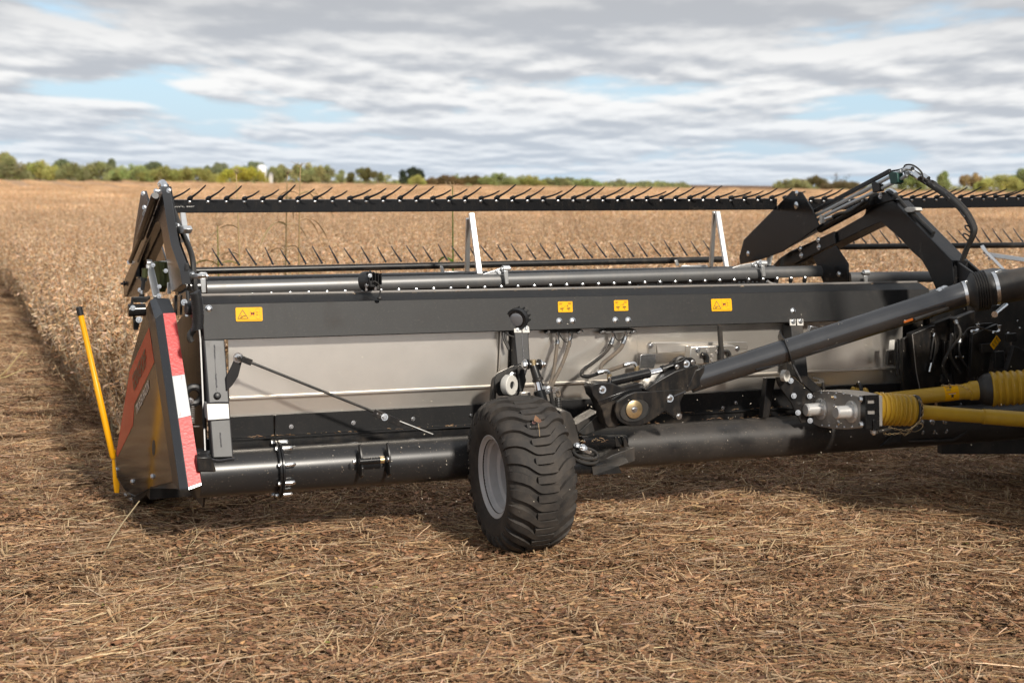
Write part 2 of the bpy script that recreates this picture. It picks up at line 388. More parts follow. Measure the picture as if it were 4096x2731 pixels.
# stainless back sheet: overlapping panels, folded hem, lower strip
VP, KSH = .130, .05                          # upright sheet plane behind the leaning posts
def sheetpt(s, x, y, off=0.0): return q(s, x, y, VP + off, KSH)
wh = sheetpt(3, 30, 1445).z; wl = q(4, 0, 345, VP + .02, KSH).z
edges = [sheetpt(3, 30, 1000).x, q(5, 480, 600, VP, KSH).x, q(5, 1790, 600, VP, KSH).x, q(7, 380, 700, VP, KSH).x, q(7, 1390, 800, VP, KSH).x]
for i in range(4):
    a, c = edges[i], edges[i + 1]; off = .004 * (i % 2)
    wtop = WB + .03
    P = lambda w, o=0.0: VP + off + o + KSH * w
    poly = [(P(wtop), wtop), (P(wh + .012), wh + .012), (P(wh + .006, -.012), wh + .008), (P(wh - .004, -.012), wh - .002), (P(wh - .010, .012), wh - .010),
            (P(wl + .03, .016), wl + .035), (P(wl - .02, .018), wl - .02), (P(wl - .02, .026), wl - .02), (P(wl + .03, .026), wl + .035), (P(wtop, .008), wtop)]
    B().prism([(a, v, w) for v, w in poly], (c - a + .002, 0, 0)).obj('back_sheet', STEEL, HEAD, 0, 20)
# black lower strip in two lengths with a butt joint, lip and the dark trough behind the tube
st0, st1 = q(4, 0, 345, VP, KSH).z, q(4, 0, 512, VP, KSH).z
def strip(x0, x1):
    P = lambda w, o=0.0: VP + o + KSH * w
    poly = [(P(st0, -.012), st0 + .004), (P(st1, -.012), st1), (P(st1, -.030), st1 - .006), (P(st1, -.030), st1 - .014), (P(st1, .02), st1 - .014), (P(st0, .0), st0 + .004)]
    B().prism([(x0, v, w) for v, w in poly], (x1 - x0, 0, 0)).obj('kick_strip', BEAM, HEAD, .0015, 20)
us = q(4, 203, 430, VP, KSH).x
strip(q(2, 1170, 960, VP, KSH).x, us - .004); strip(us + .004, edges[4])
B().box((us, VP + KSH * st1 - .02, (st0 + st1) / 2 - .01), (.006, .03, st0 - st1 + .03)).obj('joint_rib', BLACK, HEAD)
for x, y in ((345, 430), (865, 397), (1365, 365), (1848, 335)): bolt(q(4, x, y, VP - .014, KSH), (0, -1, .05), .0085)
bolt(q(5, 300, 1143, VP - .014, KSH), (0, -1, .05), .0085)
for x, y in ((1668, 808), (1550, 853)): bolt(q(6, x, y, VP - .014, KSH), (0, -1, .05), .0085)
B().prism([(uL, .15, st1), (uL, .15, .30), (uL, .17, .30), (uL, .17, st1)], (edges[4] - uL, 0, 0)).obj('floor_sheet', BLACK, HEAD)

# left corner post on the tube, with welds, sleeve and plug
def lean(s, x, y, off=0.0): return q(s, x, y, -.281 + off, KT)
pl = [lean(2, x, y) for x, y in ((985, 362), (1130, 362), (1192, 1182), (1048, 1188))]
B().prism(pl, (0, .085, 0)).obj('corner_post', POST, HEAD, .007)
slv = [lean(2, x, y, -.004) for x, y in ((1004, 808), (1158, 808), (1166, 918), (1012, 924))]
B().prism(slv, (0, .093, 0)).obj('post_sleeve', SLEEVE, HEAD, .003)
for y0, y1, x0, x1 in ((400, 495, 1058, 1062), (600, 695, 1069, 1073), (1010, 1110, 1098, 1108)):
    pts = [lean(2, x0 + (x1 - x0) * t + rnd.uniform(-2, 2), y0 + (y1 - y0) * t, -.001) for t in [i / 8 for i in range(9)]]
    B().pipe(pts, .0035, 6, 1).obj('weld_bead', WELD, HEAD)
B().pipe([lean(2, x, y, -.002) for x, y in ((1060, 420), (1072, 720))], .0012, 5, 1).obj('weld_seam', WELD, HEAD)
B().pipe([lean(2, x, y, -.003) for x, y in ((1040, 1195), (1090, 1205), (1150, 1195), (1200, 1190))], .006, 6, 2).obj('weld_bead', WELD, HEAD)
B().pipe([lean(2, x, y, -.003) for x, y in ((1004, 806), (1080, 800), (1158, 800))], .004, 6, 2).obj('weld_bead', WELD, HEAD)
B().pipe([lean(2, x, y, -.003) for x, y in ((1012, 926), (1090, 920), (1166, 915))], .004, 6, 2).obj('weld_bead', WELD, HEAD)
pc = lean(2, 1078, 755); B().lathe([(0, .021), (.006, .021), (.010, .017), (.022, .016), (.024, .012)], pc, (0, -1, .3), 10).obj('post_plug', PLAST, HEAD)
# dark inner side of the end: side sheet joining tube, post and beam, and the end sheet forward
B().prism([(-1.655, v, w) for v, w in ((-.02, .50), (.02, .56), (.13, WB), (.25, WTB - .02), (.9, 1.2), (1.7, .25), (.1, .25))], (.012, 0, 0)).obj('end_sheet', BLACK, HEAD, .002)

# tie rod across the back sheet
hub = q(3, 125, 1080, -.02)
arm = [q(3, x, y, .0) for x, y in ((12, 1365), (15, 1240), (60, 1150), (95, 1065), (125, 1050), (155, 1075), (150, 1120), (120, 1240), (70, 1320), (20, 1370))]
B().prism(arm, (0, .012, 0)).obj('lever_plate', CHAR, HEAD, .002)
bolt(hub + Vector((0, .02, 0)), (0, -1, 0), .019)
B().lathe([(0, .010), (.012, .010)], hub, (0, -1, 0), 12).obj('pivot_pin', BLACK, HEAD)
e1, e2 = q(4, 1040, 308, -.06), q(4, 1530, 495, -.128)
s1 = q(3, 235, 1120, -.03)
B().bar(q(3, 150, 1085, -.025), q(3, 240, 1122, -.03), .034, .010).obj('rod_eye', BLACK, HEAD, .003)
B().pipe([s1, e1], .0075, 8, 1).obj('tie_rod', BLACK, HEAD)
B().pipe([q(4, 1250, 385, -.075), e2], .0062, 8, 1).obj('tie_rod', BLACK, HEAD)
B().bar(q(4, 1035, 310, -.066), q(4, 1275, 410, -.078), .040, .006).obj('adjuster_plate', BLACK, HEAD, .002)
bolt(q(4, 1125, 350, -.075), (0, -1, .1), .0135)
B().cyl(q(4, 1125, 350, -.070), q(4, 1125, 350, -.076), .0205, n=20).obj('washer', ZINC, HEAD)
for t in range(7):
    bolt(q(4, 1068 + t * 22, 322 + t * 10, -.071), (0, -1, 0), .003)

# ================================================================== gauge wheel
WH = empty('gauge_wheel'); WH.parent = HEAD
WR = .436
wc = Vector((.012, -.47, WR + .005))
WH.matrix_local = Matrix.Translation(wc) @ Matrix.Rotation(R(-1.5), 4, 'Z') @ Matrix.Rotation(R(-3.0), 4, 'Y')
def arcpts(pts, sub=5):
    P = [Vector((x, r, 0)) for x, r in pts]; Q = []
    for i in range(len(P) - 1):
        p0 = P[max(i - 1, 0)]; p1 = P[i]; p2 = P[i + 1]; p3 = P[min(i + 2, len(P) - 1)]
        for j in range(sub):
            t = j / sub; Q.append(.5 * ((2 * p1) + (p2 - p0) * t + (2 * p0 - 5 * p1 + 4 * p2 - p3) * t * t + (3 * p1 - p0 - 3 * p2 + p3) * t ** 3))
    Q.append(P[-1]); return [(p.x, p.y) for p in Q]
half = [(0, .4145), (.06, .4125), (.11, .405), (.15, .388), (.178, .360), (.190, .325), (.188, .290), (.178, .255), (.166, .232), (.156, .226)]
full = [(-x, r) for x, r in reversed(half)] + half[1:]
prof_t = arcpts(full, 4)
tyre = B().lathe(prof_t + [(.150, .205), (-.150, .205)], (0, 0, 0), (1, 0, 0), 72, closed=True)
hc = arcpts(half, 6); ln = [0]
for i in range(1, len(hc)): ln.append(ln[-1] + math.hypot(hc[i][0] - hc[i - 1][0], hc[i][1] - hc[i - 1][1]))
def on_prof(s):                             # arc length from the crown, signed -> (x, r, nx, nr)
    a = abs(s)
    for i in range(1, len(ln)):
        if ln[i] >= a or i == len(ln) - 1:
            t = (a - ln[i - 1]) / (ln[i] - ln[i - 1]); x = hc[i - 1][0] + (hc[i][0] - hc[i - 1][0]) * t; r = hc[i - 1][1] + (hc[i][1] - hc[i - 1][1]) * t
            tx = hc[i][0] - hc[i - 1][0]; tr = hc[i][1] - hc[i - 1][1]; l = math.hypot(tx, tr); nx, nr = -tr / l, tx / l
            sg = 1 if s >= 0 else -1
            return x * sg, r, nx * sg, nr
def lug_bar(b, path, th0, hw, h0):
    """path: (arc length, angle offset, half-width factor, height factor)"""
    vs = []; n = len(path)
    for s, dth, wf, hf in path:
        x, r, nx, nr = on_prof(s)
        for th, lift in ((-hw * wf * 1.22, -.006), (-hw * wf, h0 * hf), (hw * wf, h0 * hf), (hw * wf * 1.22, -.006)):
            a = th0 + dth + th; rr = r + nr * lift
            vs.append((x + nx * lift, rr * math.cos(a), rr * math.sin(a)))
    fs = [(i * 4 + j, i * 4 + j + 1, i * 4 + 4 + j + 1, i * 4 + 4 + j) for i in range(n - 1) for j in range(3)] + [(0, 1, 2, 3), (n * 4 - 1, n * 4 - 2, n * 4 - 3, n * 4 - 4)]
    b.add(vs, fs)
NL = 26
def dens(path, n=4):
    out = []
    for a, c in zip(path, path[1:]):
        for j in range(n): out.append(tuple(a[k] + (c[k] - a[k]) * j / n for k in range(4)))
    return out + [path[-1]]
for i in range(NL):
    th = 2 * math.pi * i / NL
    A = [(-.236, -.19, .5, .12), (-.212, -.20, .9, .45), (-.178, -.205, 1.25, .9), (-.135, -.175, 1.35, 1), (-.10, -.125, 1.25, 1), (-.06, -.035, 1.05, 1), (-.042, -.008, 1, 1), (-.02, 0, 1, 1), (.03, 0, 1, 1), (.058, 0, .85, 1)]
    lug_bar(tyre, dens(A), th, .046, .0215)
    Bb = [(-x, d, a, c) for x, d, a, c in A]
    lug_bar(tyre, dens(Bb), th + math.pi / NL, .046, .0215)
    for sg in (-1, 1):
        t2 = th + (0 if sg < 0 else math.pi / NL)
        lug_bar(tyre, [(sg * .226, -.06, .5, .25), (sg * .215, -.06, .6, .3), (sg * .198, -.06, .6, .3), (sg * .188, -.06, .5, .1)], t2, .035, .016)
for rr, xx in ((.262, .1795), (.348, .1835)):
    for sg in (-1, 1): tyre.torus((sg * xx, 0, 0), (1, 0, 0), rr, .0022, 72, 5)
tyre.obj('tyre', RUBBER, WH, 0, 38)
rimp = [(-.163, .238), (-.168, .232), (-.166, .226), (-.158, .221), (-.150, .206), (-.126, .202), (-.118, .188), (-.072, .185), (-.060, .164), (.010, .160), (.030, .172), (.052, .172), (.060, .09), (.064, .0),
        (.070, .0), (.066, .10), (.062, .18), (.10, .19), (.150, .203), (.158, .221), (.166, .228), (.160, .236), (.145, .21), (-.145, .21)]
B().lathe(rimp, (0, 0, 0), (1, 0, 0), 64, closed=True).obj('rim', RIM, WH, 0, 30)
B().lathe([(.02, .055), (.05, .06), (.062, .085)], (0, 0, 0), (1, 0, 0), 24).obj('hub', RIM, WH, .002)
for i in range(5):
    a = 2 * math.pi * i / 5; bolt((.060, .12 * math.cos(a), .12 * math.sin(a)), (-1, 0, 0), .012, WH)
B().cyl((.062, 0, 0), (.30, 0, 0), .035, n=20).obj('axle', BLACK, WH)
# wheel carrier right of the wheel
B().prism([q(9, x, y, -.36) for x, y in ((985, 215), (1030, 200), (1080, 225), (1115, 290), (1150, 420), (1165, 500), (1100, 520), (1010, 480))], (0, .16, 0)).obj('carrier_box', DIRTY, HEAD, .006)
B().cyl(q(9, 1165, 492, -.27), q(9, 1560, 476, -.17), .040, n=28).obj('pivot_tube', CLEAN, HEAD, .003)
for x in (1478, 1550):
    B().prism([q(9, x + dx, y, -.24) for dx, y in ((0, 440), (16, 440), (60, 530), (10, 530))], (.0, .05, 0)).obj('pivot_gusset', BLACK, HEAD, .002)
# flat carrier arm with toothed underside plate
top = [q(9, x, y, -.22) for x, y in ((1130, 650), (1200, 555), (1480, 542), (1655, 530), (1450, 605), (1360, 640), (1390, 700), (1140, 720))]
B().prism([Vector((p.x, -.44 + .5 * (i in (1, 2, 3)), p.z)) for i, p in enumerate(top)], (0, 0, .001)).obj('carrier_shim', DIRTY, HEAD)
face = [q(9, x, y, -.30) for x, y in ((1380, 645), (1450, 605), (1655, 532), (1658, 655), (1440, 735), (1390, 745))]
B().prism(face, (0, .012, 0)).obj('carrier_arm_side', DIRTY, HEAD, .003)
ta = [q(9, 1150, 650, -.42), q(9, 1385, 645, -.30), q(9, 1655, 533, -.288), q(9, 1210, 556, -.05)]
B().prism(ta, (0, 0, -.012)).obj('carrier_arm_top', DIRTY, HEAD, .002)
B().prism([q(9, x, y, -.30) for x, y in ((1388, 748), (1420, 735), (1458, 742), (1430, 757), (1392, 764))], (0, .03, 0)).obj('carrier_tab', DIRTY, HEAD)
B().lathe([(0, .033), (.004, .037), (.40, .037), (.404, .033)], q(9, 1385, 716, -.36), q(9, 1150, 724, -.42) - q(9, 1385, 716, -.36), 28).obj('lower_pivot_tube', CLEAN, HEAD)
for dy in (0, 40):
    B().torus(q(9, 1215, 588 + dy, -.40), (.1, -.5, 1), .055, .010, 24, 8, 1.35, (1, -.2, 0)).obj('hose_loop', RUB2, HEAD)
bolt(q(9, 1190, 535, -.40), (0, -.6, 1), .018); bolt(q(9, 1140, 515, -.38), (0, -.6, 1), .014)
B().bar(q(9, 1160, 540, -.41), q(9, 1260, 585, -.41), .020, .012).obj('zinc_link', ZINC, HEAD, .002)
# strut plate rising to the bracket on the right
B().prism([q(9, x, y, -.12) for x, y in ((1130, 330), (1330, 215), (1340, 225), (1145, 400))], (0, .12, 0)).obj('strut_plate', DIRTY, HEAD, .002)
B().prism([q(9, x, y, -.14) for x, y in ((1155, 400), (1325, 245), (1400, 360), (1200, 425))], (0, .010, 0)).obj('strut_web', DIRTY, HEAD, .002)

# ================================================================== wheel post with lamp, bracket, cylinder, spring
wp = [q(17, x, y, -.281, KT) for x, y in ((395, 440), (610, 440), (642, 1000), (445, 1030))]
B().prism(wp, (0, .10, 0)).obj('wheel_post', CHAR, HEAD, .006)
B().pipe([q(17, x, y, -.283, KT) for x, y in ((515, 500), (525, 745), (540, 900))], .0018, 5, 1).obj('weld_seam', WELD, HEAD)
for x in (532, 536, 541):
    B().pipe([q(17, x, 740 + (x - 532) * 17, -.284, KT), q(17, x + 3, 770 + (x - 532) * 17, -.284, KT)], .003, 5, 1).obj('weld_bead', WELD, HEAD)
# folded zinc lamp tabs
for a in ([(395, 425), (508, 420), (510, 488), (400, 488)], [(518, 395), (600, 385), (622, 400), (628, 450), (634, 488), (524, 490)]):
    B().prism([q(17, x, y, -.287, KT) for x, y in a], (0, .005, 0)).obj('lamp_tab', WHITE, HEAD, .002)
bolt(q(17, 578, 420, -.289, KT), (0, -1, .2), .010); bolt(q(17, 452, 442, -.289, KT), (0, -1, .2), .008)
# inner guide channel on the left of the post
B().prism([q(17, x, y, VP - .03, KSH) for x, y in ((205, 470), (320, 470), (300, 1040), (178, 1090))], (0, .02, 0)).obj('guide_channel', STEEL, HEAD, .002)
B().prism([q(17, x, y, VP - .035, KSH) for x, y in ((322, 470), (395, 470), (440, 1030), (305, 1050))], (0, .03, 0)).obj('post_flank', BLACK, HEAD, .002)
# bracket plate with nylon roller
br = [(190, 1095), (415, 995), (530, 955), (600, 960), (640, 1010), (575, 1210), (520, 1380), (490, 1450), (200, 1440), (140, 1340), (130, 1200), (160, 1130)]
B().prism([q(17, x, y, -.281 + .0, KT * .6) + Vector((0, .03, 0)) for x, y in br], (0, .014, 0)).obj('wheel_bracket', BLACK, HEAD, .003)
B().prism([q(17, x, y, -.31, KT * .6) for x, y in ((445, 1000), (530, 950), (580, 1200), (520, 1400), (480, 1400))], (0, .012, 0)).obj('bracket_rib', BLACK, HEAD, .003)
rc = q(17, 275, 1265, -.14)
B().lathe([(0, .023), (0, .056), (.006, .060), (.040, .060), (.045, .056), (.045, .023)], rc, Vector((.55, -.83, .05)), 32, closed=True).obj('nylon_roller', WHITE, HEAD, 0)
B().lathe([(-.005, .0235), (.036, .0235)], rc, Vector((.55, -.83, .05)), 20).obj('roller_pin', PLAST, HEAD)
for x, y in ((378, 1118), (395, 1375)): bolt(q(17, x, y, -.15), (.3, -1, 0), .016)
B().pipe([q(17, x, y, -.05) for x, y in ((75, 1530), (90, 1300), (110, 1190), (150, 1180))], .020, 8, 4).obj('bent_guard', DIRTY, HEAD)
# clevis with cross bolt and adjusting cylinder going down to the wheel
ca, cb = q(17, 535, 960, -.24), q(17, 860, 955, -.24)
B().cyl(ca, cb, .011, n=14).obj('cross_pin', ZINC, HEAD)
bolt(q(17, 560, 962, -.24), (-1, 0, 0), .021); bolt(q(17, 790, 965, -.24), (1, 0, 0), .021); bolt(q(17, 835, 963, -.24), (1, 0, 0), .013)
for x in (590, 755):
    B().lathe([(0, .030), (.010, .030)], q(17, x, 958, -.24), (1, 0, 0), 22).obj('clevis_cheek', BLACK, HEAD, .002)
B().cyl(q(17, 680, 890, -.24), q(17, 685, 1000, -.24), .018, .022, n=12).obj('rod_end', BRASS, HEAD, .002)
B().lathe([(0, .022), (.03, .025), (.075, .027), (.08, .033), (.095, .033), (.10, .022)], q(17, 682, 975, -.245), q(17, 735, 1140, -.26) - q(17, 682, 975, -.245), 20).obj('rod_head', BLACK, HEAD)
B().cyl(q(17, 725, 1130, -.26), q(17, 775, 1360, -.28), .0215, n=24).obj('cylinder_rod', CHROME, HEAD)
B().cyl(q(17, 770, 1345, -.28), q(17, 830, 1560, -.30), .034, n=24).obj('cylinder_barrel', CLEAN, HEAD, .004)
B().prism([q(17, x, y, -.16) for x, y in ((790, 1170), (860, 1290), (830, 1420), (700, 1420))], (0, .012, 0)).obj('bracket_gusset', BLACK, HEAD, .002)
B().prism([q(17, x, y, -.20) for x, y in ((505, 1375), (640, 1372), (655, 1440), (500, 1440))], (0, .03, 0)).obj('bracket_foot', STEEL, HEAD, .003)
# spring hanger and coil spring
B().prism([q(17, x, y, -.06) for x, y in ((850, 1275), (900, 1290), (1060, 1310), (1088, 1330), (1080, 1385), (1040, 1392), (860, 1400))], (0, .006, 0)).obj('spring_hanger', ZINC, HEAD, .001)
hk = [q(17, x, y, -.075) for x, y in ((1060, 1350), (1080, 1400), (1060, 1435), (1035, 1420), (1035, 1385))]
B().pipe(hk, .007, 8, 4).obj('spring_hook', HOSEB, HEAD)
sp0, sp1 = q(17, 1050, 1440, -.075), q(9, 970, 200, -.075); spp = []
for i in range(8 * 14 + 1):
    t = i / (8 * 14); a = 2 * math.pi * i / 14; spp.append(sp0 + (sp1 - sp0) * t + Vector((math.cos(a) * .017, math.sin(a) * .017, 0)))
B().pipe(spp, .0048, 6, 1).obj('coil_spring', DIRTY, HEAD)
# elbow fitting and short hose
B().pipe([q(17, x, y, -.20) for x, y in ((860, 1350), (900, 1310), (930, 1320), (945, 1390))], .013, 8, 4).obj('elbow_fitting', ZINC, HEAD)
bolt(q(17, 868, 1345, -.20), (-.6, -.8, .2), .018)
B().pipe([q(17, x, y, -.20) for x, y in ((940, 1380), (960, 1480), (985, 1580))], .0135, 8, 2).obj('short_hose', RUB2, HEAD)

# work lamps ---------------------------------------------------------
def work_lamp(name, c, d, r, fins=True):
    d = Vector(d).normalized(); L_ = r * 1.5
    root = B().lathe([(.0, r * .80), (.004, r * .93), (-.004, r), (-.03, r), (-.045, r * .95), (-L_ * .7, r * .62), (-L_ * .75, r * .3)], c, d, 28).obj(name, PLAST, HEAD, 0)
    B().lathe([(.002, r * .78), (-.008, r * .70), (-.010, r * .66)], c, d, 28).obj('lamp_bezel', CLEAN, root)
    B().lathe([(-.003, r * .66), (.006, r * .56), (.010, r * .35), (.011, .001)], c, d, 24).obj('lamp_lens', GLASS, root)
    e = d.orthogonal().normalized(); e = (Vector((0, 0, 1)) - d * d.z).normalized(); g = d.cross(e)
    for i in range(9 if fins else 0):
        a = R(-100 + 25 * i); o = e * math.cos(a) + g * math.sin(a)
        tw = d.cross(o) * r * .045
        P = [c + o * r * .55 - d * .04, c + o * r * 1.0 - d * .035, c + o * r * 1.02 - d * (L_ * .75), c + o * r * .8 - d * (L_ * 1.05), c + o * r * .3 - d * (L_ * .9)]
        B().prism([p - tw for p in P], tw * 2).obj('cooling_fin', PLAST, root)
    return root
lc = q(17, 428, 295, -.30, KT)
work_lamp('post_work_lamp', lc, (-.64, -.75, -.13), .068)
B().pipe([q(17, x, y, -.29, KT) + Vector((0, .02, 0)) for x, y in ((655, 280), (700, 330), (700, 400), (650, 480), (560, 540), (450, 560), (340, 530), (300, 480))], .0052, 7, 4).obj('lamp_cable', RUB2, HEAD)
B().pipe([q(17, x, y, -.25, KT) for x, y in ((235, 470), (245, 580), (290, 680), (320, 740))], .008, 7, 4).obj('cable_bundle', RUB2, HEAD)
B().pipe([q(17, x, y, -.255, KT) for x, y in ((262, 470), (275, 580), (300, 650), (322, 720))], .006, 7, 4).obj('cable_bundle', RUB2, HEAD)
# rear view of the lamp standing on the beam
l2 = q(3, 1245, 395, .25)
lb = work_lamp('beam_work_lamp', l2, (-.62, .75, -.12), .058, False)
for i in range(5):
    o = q(3, 1268 + i * 22, 380, .20) + Vector((0, -.01 * i, 0))
    B().prism([o + Vector((0, 0, .055 - .006 * abs(i - 1))), o + Vector((0, -.05, .045)), o + Vector((0, -.055, -.02)), o + Vector((0, .02, -.03))], (.006, .002, 0)).obj('cooling_fin', PLAST, lb)
B().cyl(q(3, 1240, 395, .235), q(3, 1330, 385, .185), .048, .042, n=20).obj('lamp_back', PLAST, lb)
B().box(q(3, 1330, 415, .15), (.045, .02, .035)).obj('lamp_socket', PLAST, lb, .003)
for x in (1268, 1348):
    B().prism([q(3, x + dx, y, .19) for dx, y in ((-12, 410), (12, 405), (12, 478), (-10, 480))], (0, .02, 0)).obj('lamp_bracket', ZINC, lb, .002)
bolt(q(3, 1300, 340, .14), (0, -1, .1), .008, lb); bolt(q(3, 1268, 425, .18), (-1, -.6, 0), .010, lb)
B().pipe([q(3, x, y, .12) for x, y in ((1335, 390), (1370, 410), (1392, 460), (1385, 520), (1380, 550))], .0048, 7, 4).obj('lamp_cable', RUB2, HEAD)
B().lathe([(0, .008), (.004, .014), (.014, .014), (.018, .006)], q(3, 1383, 530, .13), (0, -.3, -1), 12).obj('cable_grommet', RUB2, HEAD)

# warning stickers ---------------------------------------------------
def sticker(name, s, c4, big=True):
    base = -.002
    P = [q(s, x, y, .10 - KT * WB - .003, KT) for x, y in c4]       # tl, tr, br, bl
    o = P[3]; ex = P[2] - P[3]; ey = P[0] - P[3]
    def pt(a, b, l=.0): return o + ex * a + ey * b + Vector((0, -.0022 - l, .0006))
    rr = .05; ring = []
    asp = ex.length / ey.length
    for cx_, cy_, a0 in ((1 - rr, 1 - rr * asp, 0), (rr, 1 - rr * asp, 90), (rr, rr * asp, 180), (1 - rr, rr * asp, 270)):
        for i in range(4): a = R(a0 + 30 * i); ring.append(o + ex * (cx_ + rr * math.cos(a)) + ey * (cy_ + rr * asp * math.sin(a)))
    root = B().prism(ring, (0, -.0016, .0005)).obj(name, STK, HEAD, 0, 0)
    def stroke(nm, pts, w, mat):
        b = B()
        for p0, p1 in zip(pts, pts[1:]): b.bar(pt(*p0, .0004), pt(*p1, .0004), w, .0008)
        b.obj(nm, mat, root, 0, 0)
    if big:
        stroke('warning_triangle', [(.07, .20), (.255, .82), (.46, .20), (.07, .20)], .0030, INK)
        stroke('hand_symbol', [(.16, .26), (.23, .28), (.30, .40), (.38, .36)], .0034, INK)
        stroke('hand_symbol', [(.17, .42), (.24, .28)], .0018, INK); stroke('hand_symbol', [(.21, .48), (.245, .36)], .0018, INK)
        stroke('sticker_rule', [(.50, .97), (.50, .10)], .0014, INK2); stroke('sticker_rule', [(.03, .08), (.97, .08)], .0014, INK2)
        stroke('shaft_symbol', [(.56, .54), (.70, .54)], .0110, INK)
        stroke('red_cross', [(.55, .68), (.69, .38)], .0030, REDX); stroke('red_cross', [(.55, .38), (.69, .68)], .0030, REDX)
        for cy_, a0, a1 in ((.76, -60, 240), (.32, 120, 420)):
            stroke('rotation_arrow', [(.83 + .085 * math.cos(R(a0 + (a1 - a0) * i / 12)), cy_ + .17 * math.sin(R(a0 + (a1 - a0) * i / 12))) for i in range(13)], .0016, INK2)
        stroke('arrow_head', [(.775, .62), (.815, .64)], .0045, INK); stroke('arrow_head', [(.775, .47), (.815, .45)], .0045, INK)
    else:
        for x0, yy in ((.08, .86), (.08, .79), (.08, .72), (.70, .88), (.70, .81), (.70, .74)):
            stroke('caption_line', [(x0, yy), (x0 + (.24 if yy > .84 else .19), yy)], .0028, INK2)
        for x0 in (.14, .60):
            stroke('machine_drawing', [(x0, .34), (x0 + .24, .36)], .0055, INK); stroke('machine_drawing', [(x0 + .05, .25), (x0 + .19, .26)], .0040, INK2)
            stroke('machine_drawing', [(x0 + .11, .62), (x0 + .14, .40)], .0012, INK2)
            stroke('machine_drawing', [(x0 + .12, .16), (x0 + .17, .16)], .0050, INK)
        stroke('machine_drawing', [(.42, .50), (.55, .60), (.66, .48)], .0014, INK2); stroke('machine_drawing', [(.63, .56), (.66, .66)], .0050, INK)
    return root
k_ = .4464
sticker('warning_sticker', 3, ((93, 628), (332, 622), (338, 748), (98, 753)))
sticker('warning_sticker', 15, ((1000, 1605), (1000, 1605), (1000, 1605), (1000, 1605))) if False else None
SHEET[19] = (2800, 1170, .08503)
sticker('warning_sticker', 19, ((510, 305), (1470, 288), (1508, 860), (550, 885)))
sticker('setting_sticker', 5, ((1078, 126), (1208, 124), (1211, 220), (1081, 222)), False)
sticker('setting_sticker', 5, ((1580, 114), (1704, 112), (1709, 208), (1583, 210)), False)

# hydraulic blocks and hoses ----------------------------------------
HV = -.23
for x0, x1 in ((960, 1310), (1450, 1790)):
    B().prism([q(5, x, y, HV + .0, KT) for x, y in ((x0 + 30, 375), (x1 - 30, 368), (x1 - 30, 405), (x0 + 30, 412))], (0, .05, 0)).obj('hydraulic_block', DIRTY, HEAD, .003)
    for x in (x0 + 5, x1 - 60):
        B().prism([q(5, x + dx, y, HV - .01, KT) for dx, y in ((0, 392), (55, 378), (60, 402), (5, 416))], (0, .03, 0)).obj('bleed_valve', PLAST, HEAD, .004)
        bolt(q(5, x + 32, 397, HV - .012, KT), (0, -1, 0), .006)
def hose(fit, pts, v0, v1, r=.0115, mat=None):
    """fit: crimped end; pts: run of the hose"""
    n = len(pts); P = [q(5, x, y, v0 + (v1 - v0) * i / (n - 1)) for i, (x, y) in enumerate(pts)]
    B().pipe(P, r, 9, 5).obj('hydraulic_hose', mat or HOSEB, HEAD)
    nf = len(fit); Fp = [q(5, x, y, v0) for x, y in fit]
    B().pipe(Fp, r * 1.05, 8, 3).obj('hose_elbow', ZINC, HEAD)
    a = (P[1] - P[0]).normalized(); B().cyl(Fp[-1] - a * .004, Fp[-1] + a * .032, r * 1.3, n=12).obj('hose_crimp', ZINC, HEAD, .001)
hose([(1060, 400), (1072, 430), (1074, 480)], [(1074, 480), (1066, 560), (1045, 720), (1020, 830), (998, 890)], .13, -.06)
hose([(1180, 400), (1190, 430), (1182, 490)], [(1184, 480), (1160, 570), (1110, 700), (1045, 830), (1015, 900)], .13, -.07)
hose([(1560, 400), (1575, 440), (1560, 490)], [(1560, 490), (1535, 540), (1470, 610), (1380, 680), (1305, 735), (1295, 785), (1350, 795), (1440, 768)], .13, -.10, .0125, RUB2)
hose([(1680, 395), (1685, 440), (1670, 480)], [(1668, 490), (1640, 545), (1570, 610), (1490, 670), (1462, 720), (1490, 750), (1560, 735), (1680, 695)], .13, -.05, .0125)
B().pipe([q(5, x, y, .12) for x, y in ((1085, 405), (1120, 460), (1165, 492), (1200, 460), (1215, 400))], .004, 6, 4).obj('bleed_line', RUB2, HEAD)
B().pipe([q(5, x, y, .12) for x, y in ((1585, 405), (1600, 455), (1635, 475), (1670, 440), (1685, 400))], .004, 6, 4).obj('bleed_line', RUB2, HEAD)
for pts, v in ((((1430, 765), (1500, 748), (1530, 755), (1540, 790)), -.11), (((1670, 697), (1730, 680), (1765, 680), (1785, 715)), -.06)):
    P = [q(5, x, y, v) for x, y in pts]
    B().pipe(P, .011, 9, 4).obj('hose_elbow', ZINC, HEAD); B().cyl(P[0], P[0] + (P[1] - P[0]) * .75, .015, n=12).obj('hose_crimp', ZINC, HEAD, .001)
    B().cyl(P[-1] + Vector((0, 0, .01)), P[-1] - Vector((0, 0, .025)), .014, n=6).obj('port_nut', BRASS, HEAD)
